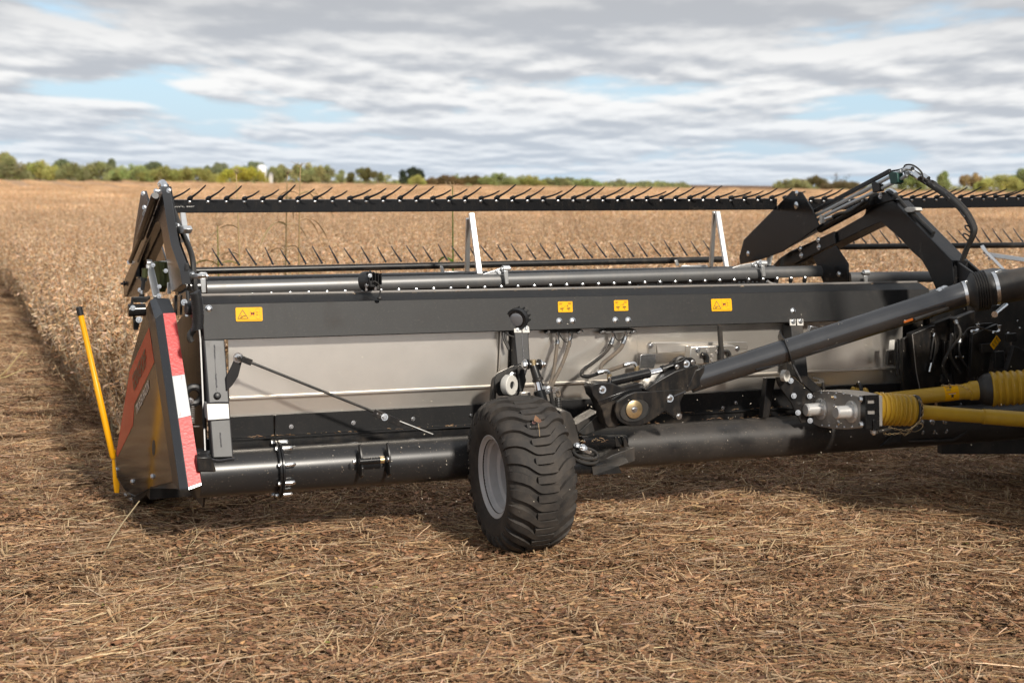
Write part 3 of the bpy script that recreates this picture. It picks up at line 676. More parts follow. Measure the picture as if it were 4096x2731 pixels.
# zinc sheet bracket and the terminal box on the back sheet
B().prism([q(6, x, y, .04) for x, y in ((905, 268), (940, 265), (1765, 262), (1775, 300), (1770, 330), (1280, 365), (1230, 350), (960, 370), (950, 300))], (0, .012, 0)).obj('zinc_rail', STEEL, HEAD, .004)
B().prism([q(6, x, y, .02) for x, y in ((812, 385), (830, 375), (948, 372), (948, 440), (930, 500), (806, 498))], (0, .005, 0)).obj('zinc_plate', ZINC, HEAD, .001)
B().prism([q(6, x, y, .03) for x, y in ((882, 285), (920, 265), (950, 275), (955, 365), (885, 368))], (0, .03, 0)).obj('zinc_cheek', STEEL, HEAD, .004)
bolt(q(6, 907, 296, .02), (0, -1, 0), .010)
B().prism([q(6, x, y, -.03) for x, y in ((1262, 305), (1640, 292), (1690, 320), (1690, 400), (1640, 440), (1250, 470))], (0, .07, 0)).obj('terminal_box', STEEL, HEAD, .004)
for x, y in ((1412, 340), (1455, 385), (1450, 425), (1500, 350), (1575, 345)):
    B().lathe([(0, .011), (.003, .011)], q(6, x, y, -.032), (0, -1, 0), 14).obj('knockout', ALUD, HEAD)
for x, y in ((1325, 333), (1680, 322)): bolt(q(6, x, y, -.032), (0, -1, 0), .012)
B().pipe([q(6, x, y, -.05) for x, y in ((1360, 372), (1395, 378), (1410, 410), (1408, 450))], .013, 9, 4).obj('cable_gland', PLAST, HEAD)
B().pipe([q(6, x, y, -.05 + .0) for x, y in ((1520, 115), (1527, 250), (1535, 330), (1535, 430))], .016, 10, 4).obj('conduit', RUB2, HEAD)
B().pipe([q(6, x, y, -.05) for x, y in ((1545, 345), (1590, 345), (1610, 370), (1612, 410))], .010, 9, 4).obj('conduit', RUB2, HEAD)
# ================================================================== push arm, lift cylinder and big tube right of the wheel
AV = -.30
B().prism([q(6, x, y, AV + .05) for x, y in ((365, 670), (385, 636), (450, 626), (560, 632), (640, 666), (790, 630), (832, 640), (862, 685), (905, 705), (690, 738), (606, 800), (585, 880), (612, 1000), (600, 1030), (522, 1032), (498, 1000), (468, 880), (420, 785), (382, 745))], (0, .10, 0)).obj('arm_channel', BLACK, HEAD, .006)
B().prism([q(6, x, y, AV + .045) for x, y in ((425, 790), (700, 690), (880, 665), (870, 690), (690, 740), (440, 835))], (0, .006, 0)).obj('arm_fold', CLEAN, HEAD, .003)
lp = [(585, 880), (600, 805), (690, 738), (760, 712), (1210, 686), (1216, 700), (1168, 800), (1178, 930), (1162, 958), (1130, 948), (1035, 880), (960, 932), (880, 985), (800, 1016), (720, 1016), (640, 985), (596, 940)]
B().prism([q(6, x, y, AV) for x, y in lp], (0, .022, 0)).obj('swing_plate', BLACK, HEAD, .004)
# slot, seen as a dark recess rim, and the big yellow zinc washer
sl = []
for i in range(28):
    a = 2 * math.pi * i / 28; sl.append(q(6, 758 + 132 * math.cos(a) * (1 if math.cos(a) > 0 else .98), 872 + 100 * math.sin(a) - 26 * math.cos(a), AV - .0015))
B().prism(sl, (0, .004, 0)).obj('slot_liner', RUB2, HEAD)
B().pipe(sl + sl[:1], .004, 6, 1).obj('slot_rim', BLACK, HEAD)
dc = q(6, 752, 866, AV - .004)
B().lathe([(0, .0535), (.006, .0535), (.0075, .051)], dc, (0, -1, 0), 40).obj('large_washer', BRASS, HEAD)
bolt(dc + Vector((0, -.007, 0)), (0, -1, 0), .0135)
for x, y, r in ((468, 690, .015), (1076, 768, .015), (1158, 928, .013)): bolt(q(6, x, y, AV - (.0 if x > 900 else -.05)), (0, -1, 0), r)
B().cyl(q(6, 468, 690, AV + .048), q(6, 468, 690, AV + .044), .023, n=22).obj('washer', ZINC, HEAD)
B().cyl(q(6, 1072, 768, AV + .0), q(6, 1072, 768, AV - .004), .0235, n=22).obj('washer', ZINC, HEAD)
B().pipe([q(6, x, y, AV - .002) for x, y in ((1110, 750), (1215, 708))], .006, 6, 1).obj('weld_bead', WELD, HEAD)
B().prism([q(6, x, y, AV + .005) for x, y in ((850, 690), (1000, 590), (1120, 525), (1300, 470), (1330, 478), (1318, 610), (1245, 705), (1180, 720), (880, 705))], (0, .15, 0)).obj('arm_box', BLACK, HEAD, .005)
B().prism([q(6, x, y, AV - .002) for x, y in ((1300, 515), (1390, 478), (1382, 540), (1350, 605), (1352, 655), (1290, 695), (1225, 704))], (0, .15, 0)).obj('arm_collar', BLACK, HEAD, .006)
B().prism([q(6, x, y, AV + .015) for x, y in ((1112, 470), (1125, 445), (1180, 425), (1210, 405), (1270, 402), (1300, 420), (1312, 455), (1250, 485), (1130, 525))], (0, .012, 0)).obj('clevis_ear', BLACK, HEAD, .003)
B().prism([q(6, x, y, AV + .10) for x, y in ((1070, 450), (1125, 405), (1190, 388), (1235, 402), (1200, 450), (1100, 480))], (0, .012, 0)).obj('clevis_ear', BLACK, HEAD, .003)
for x, y, r in ((1222, 458, .0135), (1140, 485, .010), (1280, 441, .010)): bolt(q(6, x, y, AV + .014), (0, -1, 0), r)
B().cyl(q(6, 1220, 458, AV + .015), q(6, 1220, 458, AV + .010), .022, n=22).obj('washer', ZINC, HEAD)
c0, c1 = q(6, 530, 622, AV + .10), q(6, 892, 540, AV + .10)
B().lathe([(0, .022), (.006, .029), ((c1 - c0).length - .006, .029), ((c1 - c0).length, .024)], c0, c1 - c0, 28).obj('lift_cylinder_barrel', CLEAN, HEAD)
B().cyl(c1, q(6, 1010, 510, AV + .10), .0165, n=22).obj('lift_cylinder_rod', CHROME, HEAD)
B().lathe([(0, .018), (.004, .024), (.022, .024), (.026, .019), (.12, .022), (.125, .014)], q(6, 995, 512, AV + .10), q(6, 1130, 465, AV + .10) - q(6, 995, 512, AV + .10), 16).obj('lift_rod_end', BLACK, HEAD)
B().torus(q(6, 1170, 450, AV + .09), (0, 1, 0), .032, .014, 22, 8).obj('rod_eye', DIRTY, HEAD)
B().cyl(q(6, 538, 580, AV + .09), q(6, 545, 620, AV + .09), .012, n=8).obj('cylinder_port', ZINC, HEAD)
# the long round tube
t0, t1 = q(6, 1250, 618, AV + .08), q(10, 1165, 560, -.74)
d = t1 - t0; TL = d.length; td = d.normalized()
B().lathe([(0, .066), (0, .070), (TL * .915, .0735), (TL * .917, .0745), (TL, .0745), (TL, .05)], t0, d, 48).obj('push_tube', PIPE, HEAD, 0, 45)
# clamp plate on the tube
side = td.cross(Vector((0, -1, 0))).normalized()
cp = t0 + d * .345
for s_, nm in ((1, 'tube_clamp'),):
    up = (Vector((0, 0, 1)) - td * td.z).normalized(); fr = td.cross(up).normalized()
    if fr.y > 0: fr = -fr
    ringp = []
    for i in range(20):
        a = R(-40 + 240 * i / 19); ringp.append(cp + (fr * math.cos(a) + up * math.sin(a)) * .078)
    outer = [cp + fr * .092 - up * .05, cp + fr * .10 + up * .03, cp + fr * .03 + up * .118, cp - fr * .06 + up * .108, cp - fr * .09 + up * .02]
    B().prism([cp + fr * .086 - up * .078, cp + fr * .10 - up * .0, cp + fr * .065 + up * .085, cp - fr * .01 + up * .125, cp - fr * .09 + up * .08, cp - fr * .095 - up * .02, cp + fr * .0 - up * .080], td * .006).obj('tube_clamp', BLACK, HEAD, .001)
    B().bar(cp + fr * .08 - up * .078 + td * .003, cp + fr * .11 - up * .19 + td * .02, .012, .04, fr).obj('clamp_tail', BLACK, HEAD, .002)
B().bar(q(7, 240, 840, -.46), q(7, 425, 800, -.50), .006, .035).obj('tube_fin', CLEAN, HEAD, .001)
B().bar(q(10, 250, 1020, -.77), q(10, 870, 818, -.79), .018, .02).obj('tube_slot_bar', RUB2, HEAD, .004)
B().prism([q(10, x, y, -.775) for x, y in ((70, 1050), (230, 995), (238, 1035), (78, 1088))], (0, .006, 0)).obj('amber_reflector', ORANGE, HEAD, .001)
# bellows with steel bands and the dark tube beyond
e0, e1 = q(10, 1160, 560, -.74), q(10, 1680, 470, -.82)
prof_b = [(-.02, .0735), (.0, .074)]
n_r = 6; Lb = (e1 - e0).length
prof_b += [(.02, .080), (.045, .105)]
for i in range(n_r):
    a = .055 + (Lb - .10) * i / (n_r - 1); prof_b += [(a - .006, .116), (a, .122), (a + .006, .116), (a + .0115, .107)]
prof_b += [(Lb - .01, .100), (Lb + .01, .098)]
B().lathe(prof_b, e0, e1 - e0, 40).obj('rubber_bellows', RUB2, HEAD, 0, 60)
bx = (e1 - e0).normalized()
B().lathe([(0, .0755), (.0, .0775), (.02, .0775), (.02, .0755)], e0 - bx * .012, bx, 40, closed=True).obj('steel_band', ZINC, HEAD)
B().lathe([(0, .1), (.0, .1025), (.022, .1025), (.022, .1)], e1 - bx * .004, bx, 40, closed=True).obj('steel_band', ZINC, HEAD)
for c_, rr in ((e0, .079), (e1 + bx * .006, .104)):
    B().box(c_ + Vector((0, -.02, rr)), (.05, .016, .012), Matrix.Rotation(R(-14), 3, 'Y')).obj('band_screw', ZINC, HEAD, .001)
B().cyl(e1 + bx * .01, e1 + bx * 1.15, .098, n=36).obj('transfer_tube', DIRTY, HEAD, .003)
bolt(q(10, 720, 500, -.70), (-.6, -.3, .7), .018); bolt(q(10, 790, 470, -.68), (-.6, -.3, .7), .018)
B().cyl(q(10, 1705, 920, -.86), q(10, 1900, 760, -.70), .012, .014, n=16).obj('hinge_pin', ZINC, HEAD, .002)
B().lathe([(0, .019), (.006, .019)], q(10, 1700, 925, -.862), q(10, 1705, 920, -.86) - q(10, 1900, 760, -.70), 20).obj('pin_washer', ZINC, HEAD)

# second frame post with roller, gussets and bolts behind the tube
B().prism([q(7, x, y, -.281, KT) for x, y in ((515, 492), (612, 490), (655, 900), (555, 900))], (0, .10, 0)).obj('frame_post', CHAR, HEAD, .006)
for a in ([(508, 445), (556, 445), (557, 494), (510, 494)], [(565, 443), (614, 443), (616, 494), (567, 494)]):
    B().prism([q(7, x, y, -.287, KT) for x, y in a], (0, .005, 0)).obj('lamp_tab', WHITE, HEAD, .002)
bolt(q(7, 535, 463, -.289, KT), (0, -1, .2), .012); bolt(q(7, 592, 460, -.289, KT), (0, -1, .2), .012)
B().prism([q(7, x, y, -.17) for x, y in ((400, 900), (530, 895), (690, 1030), (690, 1240), (600, 1260), (560, 1190), (520, 1100), (420, 960))], (0, .014, 0)).obj('frame_bracket', BLACK, HEAD, .003)
B().prism([q(7, x, y, -.15) for x, y in ((650, 890), (770, 1000), (690, 1020), (540, 890))], (0, .012, 0)).obj('frame_gusset', BLACK, HEAD, .003)
B().prism([q(7, x, y, -.05) for x, y in ((330, 905), (400, 905), (345, 1210), (295, 1215))], (0, .05, 0)).obj('frame_strut', BLACK, HEAD, .003)
rc2 = q(12, 125, 85, -.20)
B().lathe([(0, .020), (0, .036), (.030, .036), (.030, .020)], rc2, Vector((.4, -.9, .05)), 28, closed=True).obj('nylon_roller', WHITE, HEAD)
for x, y in ((248, 165), (296, 402), (545, 405), (362, 665), (552, 790)): bolt(q(12, x, y, -.19), (-.35, -.93, .1), .0115)
B().prism([q(12, x, y, -.02) for x, y in ((590, 100), (760, 140), (780, 190), (720, 210), (600, 200), (690, 180), (680, 150), (590, 130))], (0, .006, 0)).obj('spring_hanger', ALUD, HEAD)
B().pipe([q(12, x, y, -.03) + Vector((.0, 0, 0)) for x, y in ((760, 200), (755, 250), (765, 300))], .011, 8, 2).obj('coil_spring', DIRTY, HEAD)
B().prism([q(7, x, y, -.10) for x, y in ((670, 495), (735, 510), (730, 545), (665, 540))], (0, .03, 0)).obj('hinge_block', ZINC, HEAD, .003)

# gearbox -----------------------------------------------------------
gu = q(12, 950, 620, -.36).x
gb = [(585, 352), (690, 320), (840, 322), (1060, 346), (1230, 385), (1345, 420), (1345, 900), (1110, 928), (900, 915), (700, 890), (600, 842), (598, 600)]
gface = [qu(12, x, y, gu) for x, y in gb]
GB = B().prism(gface, (.16, 0, 0)).obj('gearbox', ALUD, HEAD, .004)
for x, y in ((612, 420), (722, 352), (838, 358), (957, 362), (1074, 372), (1197, 398), (735, 862), (846, 870), (966, 884), (1086, 892), (1210, 884)):
    bolt(qu(12, x, y, gu), (-1, 0, 0), .0055, GB)
for x, y, L_ in ((720, 610, .116), (1200, 650, .116)):
    c_ = qu(12, x, y, gu)
    B().lathe([(0, .068), (.006, .068), (.008, .064), (.010, .041), (L_ - .008, .040), (L_, .033), (L_ + .001, .0)], c_, (-1, 0, 0), 36).obj('shaft_cap', MACH, GB, 0, 30)
    for a in (100, 210, 330): bolt(c_ + Vector((-.006, math.cos(R(a)) * .055, math.sin(R(a)) * .055)), (-1, 0, 0), .007, GB)
B().pipe([qu(12, 880, 425, gu - .02), qu(12, 940, 425, gu)], .008, 8, 1).obj('grease_fitting', BRASS, GB)
bolt(qu(12, 935, 425, gu), (-1, 0, 0), .012, GB); bolt(qu(12, 990, 825, gu), (-1, 0, 0), .012, GB, CAP); bolt(qu(12, 928, 558, gu), (-1, 0, 0), .009, GB, CAP)
affix_text('casting_number', '01 11-30', MACH, qu(12, 870, 832, gu), qu(12, 940, 836, gu) - qu(12, 870, 832, gu), qu(12, 870, 815, gu) - qu(12, 870, 832, gu), (-1, 0, 0), GB)
# black slotted bracket: two cheeks with slots cut between strips
bv = qu(12, 1345, 650, gu).y
def bq(x, y): return q(12, x, y, bv - .012)
for pts in ([(1410, 395), (1630, 388), (1632, 455), (1410, 460)], [(1410, 525), (1634, 522), (1636, 622), (1410, 626)], [(1410, 692), (1638, 690), (1640, 918), (1410, 922)],
            [(1410, 458), (1455, 458), (1455, 528), (1410, 528)], [(1582, 455), (1633, 455), (1634, 525), (1582, 525)], [(1410, 624), (1455, 624), (1455, 694), (1410, 694)], [(1582, 620), (1636, 620), (1637, 692), (1582, 692)]):
    B().prism([bq(x, y) for x, y in pts], (0, .010, 0)).obj('slotted_bracket', CLEAN, GB, 0)
B().prism([bq(x, y) + Vector((0, .022, 0)) for x, y in ((1440, 440), (1600, 440), (1600, 710), (1440, 710))], (0, .004, 0)).obj('bracket_backing', ALUD, GB)
B().prism([qu(12, x, y, gu - .008) for x, y in ((1338, 405), (1420, 392), (1420, 922), (1338, 915))], (.008, 0, 0)).obj('bracket_flange', CLEAN, GB, .001)
for x, y in ((1340, 455), (1350, 852)): bolt(qu(12, x, y, gu - .01), (-1, 0, 0), .015, GB)
for x, y in ((1650, 440), (1655, 840)): bolt(bq(x, y) + Vector((0, .03, 0)), (1, 0, 0), .012, GB)
B().bar(bq(1545, 770), bq(1550, 945), .020, .02).obj('bracket_stud', CLEAN, GB, .003)
B().lathe([(0, .012), (.003, .024), (.02, .024), (.024, .014), (.032, .010)], bq(1550, 935), (0, 0, -1), 20).obj('ball_joint', ZINC, GB)
B().cyl(bq(1610, 965), bq(1900, 940) + Vector((0, .05, 0)), .011, n=12).obj('torque_rod', DIRTY, GB)

# yellow drive shafts -----------------------------------------------
def bellows(a, b, r, n, mat, parent, name='shaft_bellows', tip=.9):
    a = Vector(a); b = Vector(b); L_ = (b - a).length; pr = [(0, r * .72)]
    for i in range(n):
        t0_ = L_ * i / n; s_ = L_ / n; rr = r * (1 - (1 - tip) * i / n)
        pr += [(t0_ + .02 * s_, rr * .90), (t0_ + .16 * s_, rr * .985), (t0_ + .30 * s_, rr * 1.0), (t0_ + .5 * s_, rr * .975), (t0_ + .75 * s_, rr * .93), (t0_ + .95 * s_, rr * .885)]
    pr += [(L_, r * tip * .85)]
    return B().lathe(pr, a, b - a, 44).obj(name, mat, parent, 0, 32)
def chain(name, pts, parent, mat, n, lr=.010):
    P = [Vector(p) for p in pts]; seg = []; b = B()
    tot = [0]
    for a, c in zip(P, P[1:]): tot.append(tot[-1] + (c - a).length)
    for i in range(n):
        t = tot[-1] * (i + .5) / n; j = 0
        while j < len(tot) - 2 and tot[j + 1] < t: j += 1
        f = (t - tot[j]) / max(1e-6, tot[j + 1] - tot[j]); c = P[j].lerp(P[j + 1], f); dd = (P[j + 1] - P[j]).normalized()
        ax = dd.cross(Vector((0, 1, 0))) if i % 2 else Vector((0, 1, .2))
        b.torus(c, ax, lr * .62, lr * .16, 12, 5, 1.75, dd)
    return b.obj(name, mat, parent)
def to_world(p): return ORG + U * p.x + V * p.y + Vector((0, 0, p.z))
def shaft_root(name, p, label):
    r = empty(name, to_world(p), R(YAW)); tag(r, label, 'drive shaft', 'yellow guarded drive shafts'); return r
class Sh:                                   # shift header coordinates into a shaft's own
    pass
def rebase(root, p):
    for o in root.children:
        for x in [o]: x.location = x.location - p
s_a, s_b = q(12, 1560, 605, -.44), q(12, 2165, 632, -.50)
N1 = shaft_root('drive_shaft', s_a, 'yellow drive shaft with short bellows bolted to the silver gearbox')
bellows(s_a, s_b, .106, 8, PTO, N1, tip=.93)
B().lathe([(0, .095), (.008, .100), (.022, .097), (.028, .07)], s_b, s_b - s_a, 36).obj('bellows_collar', RUB2, N1, 0)
m0, m1, m2 = q(11, 225, 835, -.51), q(11, 1060, 895, -.62), q(11, 3000, 1035, -.98)
B().lathe([(0, .052), (.03, .047), (.05, .045), ((m1 - m0).length, .0435)], m0, m1 - m0, 32).obj('inner_guard_tube', PTO, N1, 0)
B().lathe([(0, .040), (0, .0485), ((m2 - m1).length, .0485)], m1 - (m1 - m0).normalized() * .01, m2 - m1, 32).obj('outer_guard_tube', PTO, N1, 0)
chain('safety_chain', [q(12, x, y, -.60) for x, y in ((2240, 465), (2290, 500), (2325, 570), (2315, 690), (2280, 780), (2220, 850), (2130, 920), (2030, 950), (1900, 925), (1780, 895))], N1, BRASS, 19)
chain('safety_chain', [q(12, x, y, -.60) for x, y in ((2120, 960), (2040, 1015), (1990, 985), (1870, 1000), (1760, 1005), (1700, 985))], N1, BRASS, 11)
B().torus(q(12, 2230, 900, -.60), (0, 1, .1), .022, .0022, 20, 5, 2.0, (1, 0, .35)).obj('chain_hook', BRASS, N1)
rebase(N1, s_a)
f_a, f_b = q(11, -150, 690, -.10), q(11, 1010, 560, -.34)
N2 = shaft_root('drive_shaft', f_a, 'yellow drive shaft with warning label and large ribbed bellows at the picture edge')
dd = (f_b - f_a).normalized()
B().lathe([(0, .050), ((f_b - f_a).length * .82, .050), ((f_b - f_a).length * .82 + .004, .053), ((f_b - f_a).length * .88, .054)], f_a, dd, 32).obj('guard_tube', PTO, N2, 0)
B().lathe([(0, .053), (.01, .062), (.045, .064), (.085, .060), (.09, .05)], f_a + dd * (f_b - f_a).length * .87, dd, 32).obj('guard_cone', PTO, N2, 0, 30)
g0 = f_b + dd * .0; g1 = q(11, 1640, 520, -.50)
B().lathe([(-.02, .060), (.0, .085), (.025, .102), (.06, .108), (.075, .10)], g0, g1 - g0, 36).obj('bellows_collar', RUB2, N2, 0)
gd = (g1 - g0).normalized()
bellows(g0 + gd * .06, g1 + gd * .12, .116, 9, PTO, N2, tip=.98)
B().torus(q(12, 1330, 330, -.05), dd, .055, .012, 24, 8).obj('rear_bellows_ring', RUB2, N2)
bellows(q(12, 1190, 420, .02), q(12, 1440, 440, -.02), .07, 4, PTO, N2, 'rear_bellows', 1.0)
# shaft label: wrapped patch with warning triangle
lab = empty('shaft_label'); lab.parent = N2
def around(t, ang, r=.0508):
    c_ = f_a + dd * t; up = (Vector((0, 0, 1)) - dd * dd.z).normalized(); fr = dd.cross(up); fr = fr if fr.y < 0 else -fr
    return c_ + (fr * math.cos(R(ang)) + up * math.sin(R(ang))) * r
def patch(name, ta, tb, a0, a1, mat, r):
    n = 10; vs_ = [around(t, a0 + (a1 - a0) * i / n, r) for t in (ta, tb) for i in range(n + 1)]
    B().add(vs_, [(i, i + 1, n + 2 + i, n + 1 + i) for i in range(n)]).obj(name, mat, N2, 0, 60)
bpy.data.objects.remove(lab)
def tpar(x, y):
    P = q(11, x, y, -.25); return (P - f_a).dot(dd)
tA, tB = tpar(545, 600), tpar(700, 590)
patch('shaft_label', tA, tB, -75, 85, STK, .0508)
def tri(name, mat, r, k):
    tm = (tA + tB) / 2; h = (tB - tA) * .40 * k
    pts = [around(tm - h, 12 + 18 * k - 18, r), around(tm + h, 12 + 18 * k - 18, r), around(tm, -18 - 22 * k, r)]
    B().add(pts, [(0, 1, 2)]).obj(name, mat, N2, 0, 0)
tri('label_warning_triangle', REDX, .0514, 1.0); tri('label_warning_field', LETW, .0518, .68)
patch('label_symbol', (tA + tB) / 2 - .008, (tA + tB) / 2 + .008, -22, -2, INK, .0521)
patch('label_symbol', tA + .010, tA + .030, 58, 66, INK, .0514); patch('label_symbol', tA + .035, tA + .050, 50, 70, INK, .0514)
patch('label_symbol', tA + .012, tA + .040, 28, 46, INK2, .0514)
chain('safety_chain', [around(t, a, .056) for t, a in ((tA - .01, 92), (tA + .04, 80), (tB + .01, 66), (tB + .05, 30), (tB + .09, -20), (tB + .11, -60))], N2, BRASS, 13)
rebase(N2, f_a)

# adapter frame and feeder mouth behind the shafts --------------------
FRM = empty('adapter_frame'); FRM.parent = HEAD
def fplate(name, mat, s, pts, v, th=.02, k=0.0, bevel=.003):
    B().prism([q(s, x, y, v, k) for x, y in pts], (0, th, 0)).obj(name, mat, FRM, bevel)
fplate('frame_channel', BLACK, 7, ((1465, 560), (1600, 505), (1650, 490), (1640, 1000), (1530, 1000), (1500, 860)), .00, .06)
B().pipe([q(7, x, y, -.004) for x, y in ((1468, 560), (1500, 860), (1530, 1000))], .0035, 5, 1).obj('edge_highlight', ALUD, FRM)  # pale line laid along the edge as a built-in highlight
fplate('frame_channel', BLACK, 7, ((1395, 600), (1466, 570), (1500, 860), (1530, 1010), (1395, 1010)), .06, .03)
fplate('frame_web', BLACK, 7, ((1640, 480), (1800, 420), (1800, 1020), (1640, 1020)), .03, .05)
fplate('frame_side', BLACK, 7, ((1800, 440), (1960, 380), (1950, 720), (1905, 920), (1800, 1020)), -.04, .05)
fplate('feeder_wall', DIRTY, 7, ((1900, 330), (2420, 200), (3300, 170), (3300, 1450), (2420, 1500), (1700, 1500), (1700, 1000), (1900, 900)), .22, .05)
fplate('feeder_upper', BLACK, 7, ((1590, 232), (1700, 205), (2420, 150), (3300, 120), (3300, 620), (1620, 620)), .24, .05)
fplate('feeder_rear', BLACK, 7, ((1375, 390), (1645, 390), (1645, 1120), (1375, 1120)), .30, .03)
fplate('feeder_flank', BLACK, 7, ((1940, 560), (2140, 480), (2060, 880), (1925, 900)), -.16, .03)
fplate('feeder_bracket', CHAR, 7, ((2270, 650), (2420, 720), (2420, 900), (2340, 860), (2200, 880)), -.30, .04)
fplate('lower_crossbeam', BLACK, 7, ((1440, 1225), (1790, 1215), (1830, 1360), (1780, 1385), (1470, 1402)), -.10, .10)
fplate('lower_lip', DIRTY, 7, ((1440, 1396), (1790, 1384), (1900, 1320), (1905, 1332), (1800, 1400), (1445, 1410)), -.13, .10)
fplate('frame_foot', CHAR, 7, ((1218, 1440), (1330, 1345), (1378, 1345), (1378, 1405), (1300, 1420)), -.16, .02)
for x, y in ((1536, 1252), (1622, 1250), (1718, 1248), (1540, 1330), (1630, 1326), (1725, 1320)):
    B().cyl(q(7, x - 12, y + 2, -.09), q(7, x - 2, y, -.115), .021, n=18).obj('bolt_spacer', BRASS, FRM)
    bolt(q(7, x, y, -.115), (-.2, -1, 0), .0165, FRM)
for x, y in ((1817, 742), (1870, 740)): bolt(q(7, x, y, -.045), (0, -1, 0), .009, FRM)
fplate('part_tag', WHITE, 7, ((1292, 610), (1332, 604), (1328, 684), (1284, 686)), .05, .004)
fplate('latch_housing', BLACK, 7, ((1284, 690), (1326, 688), (1322, 800), (1278, 806)), .06, .03)
for x, a in ((1350, 0), (1362, 8)):
    B().pipe([q(7, x + a * math.sin(t), 600 + 70 * t, .06) for t in range(5)], .006, 6, 4).obj('wire_loom', RUB2, FRM)
for pts in (((1640, 560), (1625, 650), (1610, 760)), ((1620, 520), (1650, 640), (1625, 800))):
    B().pipe([q(7, x, y, -.01) for x, y in pts], .007, 7, 4).obj('hydraulic_line', RUB2, FRM)
B().cyl(q(7, 1618, 785, -.02), q(7, 1602, 855, -.02), .009, n=12).obj('line_ferrule', ZINC, FRM)
B().cyl(q(7, 1644, 555, -.02), q(7, 1634, 580, -.02), .007, n=12).obj('line_ferrule', ZINC, FRM)
# fittings and the slanted yellow notice
for x, y in ((1395, 1100), (1780, 1120)):
    B().cyl(q(10, x, y, -.40), q(10, x, y + 20, -.40), .014, n=6).obj('port_nut', ZINC, FRM)
    B().pipe([q(10, x, y + 20, -.40), q(10, x - 2, y + 90, -.40), q(10, x - 40, y + 125, -.42), q(10, x - 110, y + 125, -.44)], .009, 8, 4).obj('elbow_fitting', ZINC, FRM)
B().pipe([q(10, x, y, -.45) for x, y in ((1140, 1310), (1200, 1210), (1300, 1165), (1450, 1170), (1550, 1205), (1650, 1235))], .006, 6, 4).obj('bleed_line', DIRTY, FRM)
ny = [(1735, 1302), (1806, 1395), (1682, 1560), (1617, 1475)]
nt_ = B().prism([q(10, x, y, -.42) for x, y in ny], (0, .003, 0)).obj('yellow_notice', STK, FRM, 0, 0)
for i, wd in enumerate(('MEANS', 'GRAINS', 'SAFETY')):
    f0 = .10 + i * .30
    tl = Vector((1735 + (1617 - 1735) * f0, 1302 + (1475 - 1302) * f0)); tr = Vector((1806 + (1682 - 1806) * f0, 1395 + (1560 - 1395) * f0))
    bl = Vector((1735 + (1617 - 1735) * (f0 + .2), 1302 + (1475 - 1302) * (f0 + .2))); br_ = Vector((1806 + (1682 - 1806) * (f0 + .2), 1395 + (1560 - 1395) * (f0 + .2)))
    a_, b_, c_ = (q(10, *bl.lerp(br_, .06), -.42), q(10, *bl.lerp(br_, .94), -.42), q(10, *tl.lerp(tr, .06), -.42))
    affix_text('notice_lettering', wd, INK, a_, b_ - a_, c_ - a_, (0, -1, 0), nt_, .01)
fplate('feeder_top', CHAR, 10, ((1850, 212), (2260, 150), (2300, 200), (2300, 330), (1900, 260)), -.62, .3)
for pts in (((1960, 620), (2020, 760), (2000, 900), (2060, 1000)), ((2230, 560), (2200, 700), (2260, 800))):
    B().pipe([q(7, x, y, -.05) for x, y in pts], .018, 8, 4).obj('hydraulic_line', RUB2, FRM)
for i in range(9):                            # looms and lines crossing the dark adapter
    x0 = rnd.uniform(1660, 2250); y0 = rnd.uniform(430, 620); vv = rnd.uniform(-.12, .10)
    P_ = [q(7, x0, y0, vv), q(7, x0 + rnd.uniform(-40, 60), y0 + 120, vv - .03), q(7, x0 + rnd.uniform(-70, 90), y0 + 260, vv), q(7, x0 + rnd.uniform(-60, 120), y0 + 420, vv + .02)]
    B().pipe(P_, rnd.uniform(.007, .014), 8, 5).obj('hydraulic_line', rnd.choice((RUB2, RUB2, HOSEB)), FRM)
    if i % 2: B().cyl(P_[0], P_[0].lerp(P_[1], .25), .015, n=10).obj('line_ferrule', ZINC, FRM)
for x, y, w_, h_, vv in ((1720, 620, 60, 150, -.02), (1850, 560, 50, 90, -.08), (2010, 640, 90, 60, -.20), (2120, 700, 70, 130, -.22), (2210, 560, 80, 60, -.25), (1980, 480, 120, 40, -.12), (1700, 880, 80, 60, -.03)):
    fplate('adapter_bracket', rnd.choice((BLACK, CHAR)), 7, ((x, y), (x + w_, y - 8), (x + w_ + 6, y + h_), (x + 4, y + h_ + 6)), vv, .025)
for i in range(26):
    x = rnd.uniform(1680, 2330); y = rnd.uniform(430, 1350)
    if rnd.random() < .5: bolt(q(7, x, y, .20), (0, -1, 0), rnd.uniform(.006, .011), FRM)
